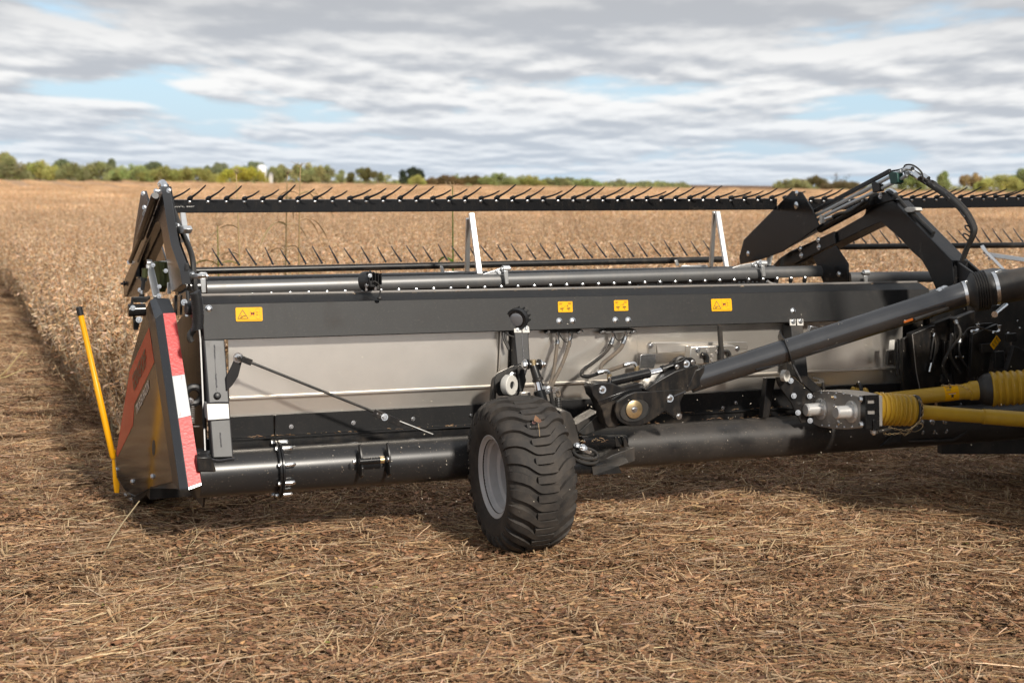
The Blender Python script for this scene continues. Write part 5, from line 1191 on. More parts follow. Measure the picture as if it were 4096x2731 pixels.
# ================================================================== ground
def attr_mat(name, rough=.8, trans=0.0, spec=.3, gain=1.0):
    m = bpy.data.materials.new(name); m.use_nodes = True; nt = m.node_tree; N = nt.nodes; L = nt.links; b = N['Principled BSDF']
    a = N.new('ShaderNodeAttribute'); a.attribute_name = 'Col'
    oi = N.new('ShaderNodeObjectInfo'); mr = N.new('ShaderNodeMapRange'); L.new(oi.outputs['Random'], mr.inputs[0]); mr.inputs[3].default_value = .78 * gain; mr.inputs[4].default_value = 1.18 * gain
    mx = N.new('ShaderNodeVectorMath'); mx.operation = 'SCALE'; L.new(a.outputs['Color'], mx.inputs[0]); L.new(mr.outputs[0], mx.inputs['Scale'])
    L.new(mx.outputs[0], b.inputs['Base Color']); b.inputs['Roughness'].default_value = rough; b.inputs['Specular IOR Level'].default_value = spec
    if trans:
        t = N.new('ShaderNodeBsdfTranslucent'); L.new(mx.outputs[0], t.inputs[0]); ms = N.new('ShaderNodeMixShader'); ms.inputs[0].default_value = trans
        L.new(b.outputs[0], ms.inputs[1]); L.new(t.outputs[0], ms.inputs[2]); L.new(ms.outputs[0], N['Material Output'].inputs[0])
    return m
def height(x, y):
    d = math.hypot(x, y)
    f = 1.0 if d < 20 else max(0.0, 1 - (d - 20) / 20)
    return f * (.030 * noise.noise(Vector((x * .9, y * .9, 0))) + .022 * noise.noise(Vector((x * 3.1, y * 3.1, 5))) + .012 * noise.noise(Vector((x * 9, y * 9, 9)))) - .012
def build_ground():
    m = bpy.data.materials.new('field_soil'); m.use_nodes = True; nt = m.node_tree; N = nt.nodes; L = nt.links; b = N['Principled BSDF']
    tc = N.new('ShaderNodeTexCoord')
    def nz(s, det=6, r=.6):
        n = N.new('ShaderNodeTexNoise'); n.inputs['Scale'].default_value = s; n.inputs['Detail'].default_value = det; n.inputs['Roughness'].default_value = r; L.new(tc.outputs['Object'], n.inputs[0]); return n.outputs[0]
    cr = N.new('ShaderNodeValToRGB'); L.new(nz(26), cr.inputs[0])
    e = cr.color_ramp.elements; e[0].position = .32; e[0].color = (.075, .046, .028, 1); e[1].position = .70; e[1].color = (.30, .19, .115, 1)
    c2 = e.new(.5); c2.color = (.18, .108, .064, 1)
    L.new(cr.outputs[0], b.inputs['Base Color']); b.inputs['Roughness'].default_value = .95; b.inputs['Specular IOR Level'].default_value = .1
    bp = N.new('ShaderNodeBump'); bp.inputs['Strength'].default_value = .9; bp.inputs['Distance'].default_value = .03; L.new(nz(45, 7, .7), bp.inputs['Height']); L.new(bp.outputs[0], b.inputs['Normal'])
    # graded grid: fine near the camera, one sheet out to the horizon
    xs = [-3000, -1200, -500, -200, -90, -45, -25] + [-15 + .12 * i for i in range(251)] + [25, 45, 90, 200, 500, 1200, 3000]
    ys = [-40, -15, -4, 2] + [3.5 + .11 * i for i in range(150)] + [20 + .8 * i for i in range(1, 30)] + [55, 80, 140, 260, 500, 1000, 3200]
    vs_ = [(x, y, height(x, y)) for y in ys for x in xs]; n = len(xs)
    fs = [(j * n + i, j * n + i + 1, (j + 1) * n + i + 1, (j + 1) * n + i) for j in range(len(ys) - 1) for i in range(n - 1)]
    g = B(); g.v = vs_; g.f = fs
    me = bpy.data.meshes.new('ground'); me.from_pydata(vs_, [], fs); me.shade_smooth(); me.materials.append(m)
    o = bpy.data.objects.new('ground', me); COL.objects.link(o); tag(o, 'brown harvested field floor under straw and leaf litter', 'ground', kind='structure')
build_ground()

# ------------------------------------------------------------------ scatter tools
class CB:                                   # coloured mesh collector
    def __init__(s): s.v = []; s.f = []; s.c = []
    def add(s, vs_, fs, col):
        o = len(s.v); s.v += [tuple(p) for p in vs_]; s.f += [tuple(i + o for i in f) for f in fs]; s.c += [(*col, 1)] * len(vs_)
    def strand(s, pts, r, col, n=3, taper=.6, col2=None):
        o = len(s.v); m = len(pts); e = None
        for i, p in enumerate(pts):
            d = (pts[min(i + 1, m - 1)] - pts[max(i - 1, 0)]).normalized()
            e = d.orthogonal().normalized() if e is None else (e - d * e.dot(d)).normalized(); g = d.cross(e)
            rr = r * (1 - (1 - taper) * i / max(1, m - 1))
            for k in range(n):
                a = 2 * math.pi * k / n; s.v.append(tuple(p + (e * math.cos(a) + g * math.sin(a)) * rr)); s.c.append((*(col if col2 is None or i < m - 1 else col2), 1))
        for i in range(m - 1):
            for k in range(n): s.f.append((o + i * n + k, o + i * n + (k + 1) % n, o + (i + 1) * n + (k + 1) % n, o + (i + 1) * n + k))
        s.f.append(tuple(o + (m - 1) * n + k for k in range(n)))
    def leaf(s, c, size, rx_, rz_, col, curl=.3, w=.6):
        ca, sa = math.cos(rz_), math.sin(rz_); out = []
        prof = ((0, 0), (.28, w * .5), (.62, w * .42), (1, 0), (.62, -w * .42), (.28, -w * .5), (.45, 0))
        for t, b in prof:
            x = (t - .5) * size; y = b * size; z = curl * size * ((t - .5) ** 2 * 2 + (abs(b) * 1.4) ** 2) * rx_ + (t - .5) * size * (rx_ - .5) * .5
            out.append((c[0] + x * ca - y * sa, c[1] + x * sa + y * ca, c[2] + z))
        s.add(out, ((0, 1, 6), (1, 2, 6), (2, 3, 6), (3, 4, 6), (4, 5, 6), (5, 0, 6)), col)
    def pod(s, a, d, L_, r, col):
        d = d.normalized(); e = d.orthogonal().normalized(); g = d.cross(e); b = a + d * L_; m1 = a + d * L_ * .35; m2 = a + d * L_ * .7
        vs_ = [a] + [m1 + e * r, m1 + g * r * .5, m1 - e * r, m1 - g * r * .5] + [m2 + e * r * .8, m2 + g * r * .4, m2 - e * r * .8, m2 - g * r * .4] + [b]
        fs = [(0, 1 + k, 1 + (k + 1) % 4) for k in range(4)] + [(1 + k, 5 + k, 5 + (k + 1) % 4, 1 + (k + 1) % 4) for k in range(4)] + [(9, 5 + (k + 1) % 4, 5 + k) for k in range(4)]
        s.add(vs_, fs, col)
    def mesh(s, name, mat, smooth=False):
        me = bpy.data.meshes.new(name); me.from_pydata(s.v, [], s.f)
        ca = me.color_attributes.new('Col', 'FLOAT_COLOR', 'POINT'); ca.data.foreach_set('color', [x for c in s.c for x in c])
        me.materials.append(mat)
        if smooth: me.shade_smooth()
        return me
def jit(c, a=.2, r=rnd):
    k = 1 + r.uniform(-a, a); return tuple(min(1, max(0, x * k * (1 + r.uniform(-.06, .06)))) for x in c)
def scatter_group(name, coll, tilt, smin, smax):
    ng = bpy.data.node_groups.new(name, 'GeometryNodeTree'); N = ng.nodes; L = ng.links
    ng.interface.new_socket('Geometry', in_out='INPUT', socket_type='NodeSocketGeometry'); ng.interface.new_socket('Geometry', in_out='OUTPUT', socket_type='NodeSocketGeometry')
    gi = N.new('NodeGroupInput'); go = N.new('NodeGroupOutput'); ip = N.new('GeometryNodeInstanceOnPoints'); ci = N.new('GeometryNodeCollectionInfo')
    ci.inputs['Collection'].default_value = coll; ci.inputs['Separate Children'].default_value = True; ci.inputs['Reset Children'].default_value = True
    rv = N.new('FunctionNodeRandomValue'); rv.data_type = 'FLOAT_VECTOR'; rv.inputs[0].default_value = (-tilt, -tilt, 0); rv.inputs[1].default_value = (tilt, tilt, 6.283)
    rs = N.new('FunctionNodeRandomValue'); rs.data_type = 'FLOAT'; rs.inputs[2].default_value = smin; rs.inputs[3].default_value = smax; rs.inputs['Seed'].default_value = 7
    L.new(gi.outputs[0], ip.inputs['Points']); L.new(ci.outputs[0], ip.inputs['Instance']); ip.inputs['Pick Instance'].default_value = True
    L.new(rv.outputs[0], ip.inputs['Rotation']); L.new(rs.outputs[1], ip.inputs['Scale'])
    return ng, ip, go
def scatter(name, points, meshes, tilt, smin, smax, label, cat, extra=None):
    coll = bpy.data.collections.new(name + '_kinds')
    for me in meshes: coll.objects.link(bpy.data.objects.new(me.name, me))
    ng, ip, go = scatter_group(name + '_scatter', coll, tilt, smin, smax)
    L = ng.links
    me = bpy.data.meshes.new(name); me.from_pydata([tuple(p) for p in points], [], [])
    if extra is not None:                    # real sheet under the scattered plants, joined in
        jo = ng.nodes.new('GeometryNodeJoinGeometry'); oi = ng.nodes.new('GeometryNodeObjectInfo'); oi.inputs['Object'].default_value = extra
        L.new(ip.outputs[0], jo.inputs[0]); L.new(oi.outputs['Geometry'], jo.inputs[0]); L.new(jo.outputs[0], go.inputs[0])
    else: L.new(ip.outputs[0], go.inputs[0])
    o = bpy.data.objects.new(name, me); COL.objects.link(o)
    md = o.modifiers.new('scatter', 'NODES'); md.node_group = ng
    return tag(o, label, cat, kind='stuff')

# ------------------------------------------------------------------ straw and leaf litter
STRAW = attr_mat('straw', .7, 0, .35); 
CS = [(.56, .38, .21), (.45, .29, .162), (.39, .27, .178), (.27, .157, .083), (.66, .485, .305), (.345, .19, .093)]
CL = [(.31, .165, .084), (.24, .122, .061), (.38, .215, .115), (.15, .078, .041)]
def litter_patch(i, R_=.30, ns=190, nl=430):
    r = random.Random(100 + i); c = CB(); main = r.uniform(-.5, .5)
    for _ in range(nl):
        p = (r.uniform(-R_, R_), r.uniform(-R_, R_), r.uniform(.0, .030)); c.leaf(p, r.uniform(.012, .042), r.uniform(-.3, 1.1), r.uniform(0, 6.28), jit(r.choice(CL), .2, r), r.uniform(.1, .7), r.uniform(.4, .95))
    for _ in range(ns):
        a = r.gauss(main, .55) if r.random() < .75 else r.uniform(0, 6.28); L_ = r.choice((.05, .09, .14, .20, .30)) * r.uniform(.7, 1.3)
        p = Vector((r.uniform(-R_, R_), r.uniform(-R_, R_), r.uniform(.008, .036))); k = r.uniform(-5, 5) if r.random() < .5 else r.uniform(-1.2, 1.2); pts = []; dz = r.uniform(-.10, .10); n = 6 if L_ > .12 else 4
        for j in range(n):
            pts.append(p.copy()); st = L_ / (n - 1); p = p + Vector((math.cos(a) * st, math.sin(a) * st, dz * st + r.uniform(-.004, .004))); a += k * st; dz -= .25 * st * 4 * dz
        for q_ in pts: q_.z = max(.004, q_.z)
        c.strand(pts, r.choice((.0010, .0012, .0015, .0018, .0026)), jit(r.choice(CS), .25, r), 3, .75)
    for _ in range(16):                       # chopped stem bits and pods
        a = r.uniform(0, 6.28); L_ = r.uniform(.03, .09); p = Vector((r.uniform(-R_, R_), r.uniform(-R_, R_), r.uniform(.01, .03)))
        c.strand([p, p + Vector((math.cos(a) * L_, math.sin(a) * L_, r.uniform(-.01, .02)))], r.uniform(.003, .0055), jit(r.choice(CS[1:4]), .2, r), 5, .9)
    for _ in range(5):
        p = Vector((r.uniform(-R_, R_), r.uniform(-R_, R_), r.uniform(.012, .03))); a = r.uniform(0, 6.28)
        c.pod(p, Vector((math.cos(a), math.sin(a), r.uniform(-.1, .2))), r.uniform(.03, .045), .006, jit((.50, .30, .14), .2, r))
    if r.random() < .35:
        p = Vector((r.uniform(-R_, R_), r.uniform(-R_, R_), .02)); c.leaf(p, .05, .8, r.uniform(0, 6), (.22, .21, .06), .4, .6)
    return c.mesh('litter_tuft', STRAW)
patches = [litter_patch(i) for i in range(9)]
leafy = [litter_patch(40 + i, ns=150, nl=560) for i in range(6)]
lpts = []
def mach(x, y): d = Vector((x, y, 0)) - ORG; return d.dot(U), d.dot(V)
CROP_U, CROP_V = -1.50, 1.95
pts = []
r = random.Random(5)
y = 5.0
while y < 16:
    hw = .42 * y + .7
    step = .30 + .012 * max(0, y - 8)
    x = -hw
    while x < hw:
        px_, py_ = x + r.uniform(-.11, .11), y + r.uniform(-.11, .11); u_, v_ = mach(px_, py_)
        if not (u_ > CROP_U + .3 and v_ > CROP_V + 1.2) and u_ < 6.5:
            (pts if noise.noise(Vector((px_ * .8, py_ * .8, 3))) + r.uniform(-.25, .25) > .05 else lpts).append((px_, py_, height(px_, py_) + r.uniform(-.006, .010)))
        x += step
    y += step
for _ in range(2600):                        # the cut strip running away on the left
    v_ = 5 + 60 * r.random() ** 1.6; u_ = CROP_U - r.random() * 6 - .0
    p = ORG + U * u_ + V * v_
    if p.y > 15.5: pts.append((p.x, p.y, height(p.x, p.y)))
scatter('straw_litter', pts, patches, .10, .8, 1.25, 'loose straw, stems and dry brown leaves strewn over the cut field', 'straw')

scatter('leaf_litter', lpts, leafy, .10, .85, 1.2, 'matted brown leaf litter with chopped stems between the straw', 'leaf litter')

# ------------------------------------------------------------------ cut stubble in rows
def stubble_tuft(i):
    r = random.Random(300 + i); c = CB()
    for _ in range(r.randint(2, 5)):
        p = Vector((r.uniform(-.03, .03), r.uniform(-.03, .03), -.02)); h = r.uniform(.045, .10); t = Vector((r.gauss(0, .34), r.gauss(0, .34), 1)) * h
        col = jit(r.choice(((.34, .23, .13), (.42, .30, .18), (.25, .17, .10))), .2, r)
        c.strand([p, p + t * .5, p + t], r.uniform(.0028, .0046), col, 5, .9, (.46, .33, .20))
    return c.mesh('stubble_tuft', STRAW)
tufts = [stubble_tuft(i) for i in range(8)]
pts = []
row_u0 = mach(*qg(0, 160, 1210).xy)[0]
ROW = R(2.6)
for k in range(-4, 16):
    for j in range(170):
        v_ = -4.0 + j * .075 + r.uniform(-.03, .03)
        if r.random() < .50: continue
        u_ = row_u0 + k * .39 + r.gauss(0, .014) - v_ * math.tan(ROW) * 1.0
        if v_ > 1.9 and u_ > CROP_U: continue
        p = ORG + U * u_ + V * v_
        if p.y > 4.6: pts.append((p.x, p.y, height(p.x, p.y)))
for k in range(1, 12):
    for j in range(260):
        v_ = 6 + j * .12; u_ = CROP_U - .15 - k * .39
        if r.random() < .5: p = ORG + U * (u_ + r.gauss(0, .02)) + V * v_; pts.append((p.x, p.y, height(p.x, p.y)))
scatter('stubble', pts, tufts, .18, .75, 1.3, 'short cut stem stubs standing in rows across the field', 'stubble')

# ------------------------------------------------------------------ standing soybean crop
CROPM = attr_mat('dry_soybean', .75, .18, .25)
PODC = [(.66, .425, .24), (.59, .355, .185), (.72, .50, .31), (.49, .285, .145), (.74, .57, .39)]
STEMC = [(.58, .47, .35), (.52, .40, .27), (.42, .32, .22)]
def soy(i, H_=.92):
    r = random.Random(500 + i); c = CB(); n_b = r.randint(3, 5)
    def stem(p, d, L_, rad, pods, seg=6):
        P = [p.copy()]; q_ = p.copy(); d = d.normalized()
        for j in range(seg):
            d = (d + Vector((r.gauss(0, .08), r.gauss(0, .08), .05))).normalized(); q_ = q_ + d * (L_ / seg); P.append(q_.copy())
        c.strand(P, rad, jit(r.choice(STEMC), .15, r), 4, .45)
        for j in range(pods):
            t = r.uniform(.18, 1.0) * seg; k = min(int(t), seg - 1); o = P[k].lerp(P[k + 1], t - k)
            a = r.uniform(0, 6.28); c.pod(o, Vector((math.cos(a), math.sin(a), r.uniform(-1.2, .8))), r.uniform(.040, .060), r.uniform(.006, .009), jit(r.choice(PODC), .14, r))
        return P
    M_ = stem(Vector((0, 0, 0)), Vector((r.gauss(0, .08), r.gauss(0, .08), 1)), H_ * r.uniform(.85, 1.1), .0045, 30)
    for _ in range(n_b):
        k = r.randint(0, 2); a = r.uniform(0, 6.28)
        stem(M_[k], Vector((math.cos(a) * .42, math.sin(a) * .42, 1)), H_ * r.uniform(.45, .75), .0032, 17, 5)
    for _ in range(5):
        a = r.uniform(0, 6.28); c.leaf((math.cos(a) * .1, math.sin(a) * .1, r.uniform(.2, .75)), r.uniform(.03, .06), r.uniform(0, 1.5), a, jit((.34, .20, .10), .2, r), .8)
    return c.mesh('soybean_plant', CROPM)
plants = [soy(i) for i in range(9)]
def canopy(i, S=1.3):
    r = random.Random(700 + i); c = CB()
    for _ in range(420):
        x, y_ = r.uniform(-S, S), r.uniform(-S, S); h = r.uniform(.70, .93)
        for z in (h, h - r.uniform(.05, .16), h - r.uniform(.15, .35)):
            a = r.uniform(0, 6.28)
            c.pod(Vector((x + r.uniform(-.05, .05), y_ + r.uniform(-.05, .05), z - .08)), Vector((math.cos(a) * .35, math.sin(a) * .35, 1)), r.uniform(.07, .13), r.uniform(.010, .019), jit(r.choice(PODC), .2, r))
    return c.mesh('soybean_plot', CROPM)
plots = [canopy(i) for i in range(6)]
near = []; r = random.Random(9)
def view_ok(p, m=.5): return abs(p.x) < .385 * p.y + m
for v_i in range(0, 2500):                   # near rows
    v_ = CROP_V + v_i * .105
    if v_ > 62: break
    keep = .85 if v_ < 16 else (.55 if v_ < 30 else .36)
    for k in range(0, 230):
        u_ = CROP_U + .30 * k + r.gauss(0, .05)
        if r.random() > keep: continue
        p = ORG + U * u_ + V * (v_ + r.uniform(-.05, .05))
        if view_ok(p, 1.2): near.append((p.x, p.y, 0.0))
for j in range(420):                          # ragged, leaning edge plants
    v_ = CROP_V + .3 + 30 * r.random() ** 1.3; p = ORG + U * (CROP_U - abs(r.gauss(0, .10))) + V * v_; near.append((p.x, p.y, -.12 * r.random()))
scatter('soybean_crop', near, plants, .15, .92, 1.25, 'dry tan soybean plants with pods standing uncut beyond the header', 'soybean crop')
far = []
y = 52.0
while y < 470:
    st = 1.9 + .010 * y
    hw = .40 * y + 4; x = -hw
    while x < hw:
        p = Vector((x + r.uniform(-.5, .5), y + r.uniform(-.5, .5), 0)); u_, v_ = mach(p.x, p.y)
        if u_ > CROP_U + .8 or v_ > 150: far.append((p.x, p.y, 0))
        x += st * (1 if y < 150 else 1.6)
    y += st * (1 if y < 150 else 2.0)
sheet = CB()
gx = [(-.42, .42)]
yy = [50 + 4 * i for i in range(8)] + [85, 100, 130, 180, 260, 360, 480]
prev = None
for y_ in yy:
    row = []
    for i in range(13):
        x_ = (-.45 + .9 * i / 12) * y_
        u_, v_ = mach(x_, y_)
        if u_ < CROP_U + .5 and v_ < 150:
            k = (CROP_U + .5 - u_); x_ += k / .926
        row.append(Vector((x_, y_, .60)))
    if prev: 
        for i in range(12): sheet.add([prev[i], prev[i + 1], row[i + 1], row[i]], [(0, 1, 2, 3)], (.50, .32, .19))
    prev = row
sheet_o = bpy.data.objects.new('canopy_floor', sheet.mesh('canopy_floor', CROPM))
scatter('soybean_field', far, plots, .02, .9, 1.15, 'distant brown soybean field stretching to the tree line', 'soybean crop', sheet_o)

# ------------------------------------------------------------------ trees on the horizon
LEAFM = attr_mat('autumn_leaves', .8, .25, .2)
BARK = M('bark', (.10, .08, .06), .9, bump=.3, bscale=8)
GRP = 'trees and bushes along the horizon'
TREE_N = [0]
def tree(label, cx_, base_y, w, h, dist, col, kind='bush', dens=1.0, cat=None):
    """cx_, base_y, w, h in survey pixels of sheet 0; dist in metres"""
    r = random.Random(int(cx_ * 7 + w)); d = sight(0, cx_, base_y); t = dist / d.y; P = EYE + d * t; m = dist * 1.7415 / FPX
    Wm, Hm = w * m, h * m; zt = P.z + Hm; H_ = zt                 # from the ground up
    root = empty('tree' if kind != 'bush' else 'bush', (P.x, P.y, 0)); tag(root, label, cat or ('tree' if kind != 'bush' else 'bush'), GRP)
    c = CB(); lobes = []
    nl = max(9, int(5.5 * w / max(h, 1))) if kind == 'bush' else 13
    z0 = .0 if kind == 'bush' else H_ * .22
    for i in range(nl):
        fx = (i + .5) / nl * 2 - 1 if kind == 'bush' else r.uniform(-.75, .75)
        top = H_ * (1 - .38 * abs(fx) ** 2.2) * r.uniform(.62, 1.03)
        rad = Wm / 2 / (nl * .42 if kind == 'bush' else 2.1); rad = max(min(rad, Hm * .34), H_ * .25 if kind == 'bush' else Hm * .22) * r.uniform(.7, 1.25)
        lobes.append((Vector((fx * (Wm / 2 - rad * .5), r.uniform(-.3, .3) * Wm * .4, max(top - rad * .95, rad * .6))), rad))
    lobes.append((Vector((r.uniform(-.15, .15) * Wm, 0, H_ - Hm * .22)), Hm * .24))
    lobes.append((Vector((0, 0, H_ * .42)), Hm * .34))
    n = int(520 * dens)
    for o, rad in lobes:
        tint = jit(col, .22, r)
        for _ in range(n // 2 if kind == 'bush' else n):
            a, z_ = r.uniform(0, 6.28), r.uniform(-1, 1); q_ = math.sqrt(1 - z_ * z_); rr = rad * (r.random() ** .33) * r.uniform(.9, 1.12)
            p = o + Vector((q_ * math.cos(a), q_ * math.sin(a), z_)) * rr
            if p.z < .1: continue
            s_ = rad * r.uniform(.08, .19); e = Vector((r.gauss(0, 1), r.gauss(0, 1), r.gauss(0, 1))).normalized(); g_ = e.orthogonal().normalized()
            c.add([p + e * s_, p + g_ * s_ * .8, p - e * s_, p - g_ * s_ * .7], [(0, 1, 2, 3)], jit(tint, .22, r))
    me = c.mesh('crown', LEAFM); o = bpy.data.objects.new('crown', me); COL.objects.link(o); o.parent = root
    b = B(); b.pipe([Vector((0, 0, -.2)), Vector((.05 * H_ * r.uniform(-1, 1), 0, H_ * .4)), Vector((.08 * H_ * r.uniform(-1, 1), 0, H_ * .8))], max(.06, H_ * .025), 7, 2, taper=.35)
    for _ in range(5):
        a = r.uniform(0, 6.28); z_ = H_ * r.uniform(.25, .6); b.pipe([Vector((0, 0, z_)), Vector((math.cos(a) * Wm * .18, math.sin(a) * Wm * .18, z_ + H_ * .2)), Vector((math.cos(a) * Wm * .32, math.sin(a) * Wm * .3, min(H_ * .95, z_ + H_ * .36)))], max(.03, H_ * .011), 5, 2, taper=.3)
    b.obj('trunk', BARK, root)
    return root
YG, OL, DG, OR_, GN = (.40, .39, .12), (.30, .30, .13), (.18, .205, .11), (.42, .31, .14), (.31, .35, .13)  # leaf colours, lightened to carry the haze of distance
TR = [  # label, x, base y, width, height, distance, colour, kind
 ('tall dark tree standing at the left picture edge behind the bushes', 14, 398, 40, 60, 470, OL, 'tree'),
 ('dull green bush at the left picture edge', 20, 398, 74, 40, 430, OL, 'bush'),
 ('olive bush third of a hedge right of the left picture edge', 92, 398, 78, 38, 440, YG, 'bush'),
 ('darker round bush breaking the hedge on the left', 165, 398, 62, 30, 425, OL, 'bush'),
 ('dark tree top rising behind the left hedge near its round bush', 140, 398, 60, 40, 500, DG, 'tree'),
 ('wide olive green bush above the cut strip', 225, 400, 80, 36, 445, OL, 'bush'),
 ('small dark round tree top poking above the left hedge', 256, 400, 22, 43, 480, DG, 'tree'),
 ('yellow green bush left of the reel arm peak', 300, 402, 86, 32, 440, GN, 'bush'),
 ('dark low tree behind the yellow green bushes above the shield', 352, 402, 58, 38, 490, DG, 'tree'),
 ('pale yellow green bush straight above the reel arm', 372, 404, 80, 30, 440, YG, 'bush'),
 ('bright yellow green bush right of the reel arm peak', 440, 406, 92, 30, 440, YG, 'bush'),
 ('yellow bush touching the left side of the white silo', 558, 408, 84, 34, 430, (.40, .38, .06), 'bush'),
 ('dark tree behind the yellow bush left of the white silo', 500, 406, 66, 40, 520, DG, 'tree'),
 ('dark green tree directly behind the white silo', 582, 408, 70, 46, 520, DG, 'tree'),
 ('olive tree immediately right of the white silo', 645, 410, 66, 38, 480, OL, 'tree'),
 ('tall olive tree second right of the white silo', 700, 410, 74, 44, 480, OL, 'tree'),
 ('broad olive tree third right of the white silo', 752, 410, 80, 38, 480, OL, 'tree'),
 ('loose olive tree between the broad tree and the lone dark tree', 842, 410, 96, 30, 480, (.15, .14, .05), 'tree'),
 ('lone round dark green tree standing out on the horizon', 943, 412, 64, 36, 440, (.05, .065, .035), 'tree'),
 ('small yellow bush at the foot of the lone dark tree', 958, 412, 30, 14, 430, YG, 'bush'),
 ('reddish brown low bush right of the lone dark tree', 1020, 413, 66, 14, 470, (.19, .13, .06), 'bush'),
 ('tiny green tree between brown low bushes on the horizon', 1047, 413, 24, 18, 500, GN, 'bush'),
 ('brown green low bush left of the yellow hedge on the horizon', 1085, 413, 60, 14, 480, (.18, .14, .05), 'bush'),
 ('yellow green hedge bush at the middle of the horizon', 1145, 415, 70, 22, 470, GN, 'bush'),
 ('olive hedge bush right of the middle yellow green one', 1212, 416, 66, 18, 480, YG, 'bush'),
 ('low green bush sixth from the right end of the middle hedge', 1275, 418, 62, 15, 490, OL, 'bush'),
 ('dark small tree in the thinning middle hedge', 1305, 418, 44, 14, 520, DG, 'bush'),
 ('flat green bush in the thinning middle hedge', 1345, 419, 60, 12, 500, GN, 'bush'),
 ('low round bush near the right end of the middle hedge', 1418, 421, 46, 13, 520, OL, 'bush'),
 ('pair-topped low bush at the right end of the middle hedge', 1500, 422, 90, 9, 540, GN, 'bush'),
 ('last faint bush before the open horizon', 1560, 423, 40, 6, 560, OL, 'bush'),
 ('low olive bush left of the bare tree on the right horizon', 1820, 424, 66, 18, 470, OL, 'bush'),
 ('brown topped bush beside the bare tree on the right horizon', 1862, 424, 60, 28, 480, (.19, .16, .06), 'bush'),
 ('thin brown bush under the bare tree on the right horizon', 1935, 424, 74, 14, 470, (.18, .14, .07), 'bush'),
 ('green yellow tree behind the steel hydraulic lines', 2095, 424, 70, 40, 480, GN, 'tree'),
 ('small green tree right of the hose bend', 2172, 424, 36, 38, 480, GN, 'tree'),
 ('orange brown tree left in the clump at the right picture edge', 2238, 424, 72, 34, 450, OR_, 'tree'),
 ('yellow green bush in front of the right edge clump', 2300, 424, 90, 28, 440, YG, 'bush'),
 ('tall dark green tree at the right picture edge', 2350, 424, 70, 46, 460, GN, 'tree'),
]
for a in TR:
    a = list(a); k = 1.35 if a[7] == 'bush' else 1.18; a[3] *= k; a[4] *= .80; tree(*a)
def bare_tree(label, cx_, by, h, dist):
    d = sight(0, cx_, by); P = EYE + d * (dist / d.y); m = dist * 1.7415 / FPX; H_ = P.z + h * m; r = random.Random(int(cx_))
    root = empty('bare_tree', (P.x, P.y, 0)); tag(root, label, 'tree', GRP); b = B()
    def br(p, dr, L_, rad, dep):
        e = p + dr * L_; b.pipe([p, p.lerp(e, .5) + Vector((r.gauss(0, .04), 0, 0)) * L_, e], rad, 4, 1, taper=.5)
        if dep:
            for _ in range(4): br(p.lerp(e, r.uniform(.45, 1)), (dr + Vector((r.gauss(0, .5), r.gauss(0, .4), r.uniform(-.05, .3)))).normalized(), L_ * r.uniform(.5, .7), rad * .55, dep - 1)
    br(Vector((0, 0, 0)), Vector((0, 0, 1)), H_ * .45, H_ * .018, 3)
    b.obj('branches', BARK, root)
bare_tree('leafless grey brown tree above the right part of the reel', 1918, 424, 36, 470)
bare_tree('smaller leafless tree right beside the taller leafless one', 1940, 424, 30, 480)
# far hedge that reads as one low band under the separate trees
bnd = CB(); r = random.Random(77)
for _ in range(9000):
    xx = r.uniform(-30, 2390)
    if 1575 < xx < 1790: continue
    gl = 1.0 if xx < 900 else (.55 if xx < 1560 else .7); d = sight(0, xx, 400); dist = r.uniform(500, 540); P = EYE + d * (dist / d.y)
    z = r.random() ** 1.2 * 4.0 * gl; s_ = r.uniform(.25, .6); p = Vector((P.x, P.y, z)); e = Vector((r.gauss(0, 1), r.gauss(0, 1), r.gauss(0, 1))).normalized(); g_ = e.orthogonal().normalized()
    bnd.add([p + e * s_, p + g_ * s_, p - e * s_, p - g_ * s_], [(0, 1, 2, 3)], jit(r.choice((OL, YG, DG, OL)), .25, r))
o = bpy.data.objects.new('far_scrub', bnd.mesh('far_scrub', LEAFM)); COL.objects.link(o); tag(o, 'low mixed green scrub filling the foot of the far tree line', 'scrub', kind='stuff')

# ------------------------------------------------------------------ silo and shed by the trees
def silo():
    SHEET[20] = (950, 600, .12755); dist = 475; m = dist / FPX * .12755
    d = sight(20, 760, 900); P = EYE + d * (dist / d.y); z_top = (EYE + sight(20, 740, 455) * (dist / sight(20, 740, 455).y)).z
    root = empty('silo', (P.x, P.y, 0)); tag(root, 'white domed silo half hidden by a yellow bush on the horizon', 'silo')
    rad = 150 * m; W_ = M('silo_white', (.80, .82, .84), .4, var=.04)
    B().lathe([(0, rad), (z_top - rad * .8, rad)], (0, 0, 0), (0, 0, 1), 32).obj('silo_wall', W_, root)
    B().lathe([(0, rad * 1.02), (rad * .25, rad * .95), (rad * .5, rad * .78), (rad * .7, rad * .5), (rad * .8, rad * .12)], (0, 0, z_top - rad * .8), (0, 0, 1), 32).obj('silo_dome', W_, root)
    for i in range(4): B().torus((0, 0, z_top * (.15 + .15 * i)), (0, 0, 1), rad, .05, 32, 5).obj('silo_hoop', W_, root)
    d = sight(20, 1050, 890); Q = EYE + d * (dist / d.y); sh = empty('shed', (Q.x, Q.y, 0)); tag(sh, 'small pale grey shed right of the white silo', 'shed')
    w_ = 110 * m; h_ = max(1.2, (EYE + sight(20, 1050, 720) * (dist / sight(20, 1050, 720).y)).z)
    B().box((0, 0, h_ * .4), (w_, w_, h_ * .8)).obj('wall', M('shed_wall', (.55, .54, .5), .8), sh)
    B().prism([(-w_ * .6, -w_ * .6, h_ * .8), (w_ * .6, -w_ * .6, h_ * .8), (0, -w_ * .6, h_ * 1.05)], (0, w_ * 1.2, 0)).obj('roof', M('shed_roof', (.42, .42, .43), .5, .3), sh)
silo()

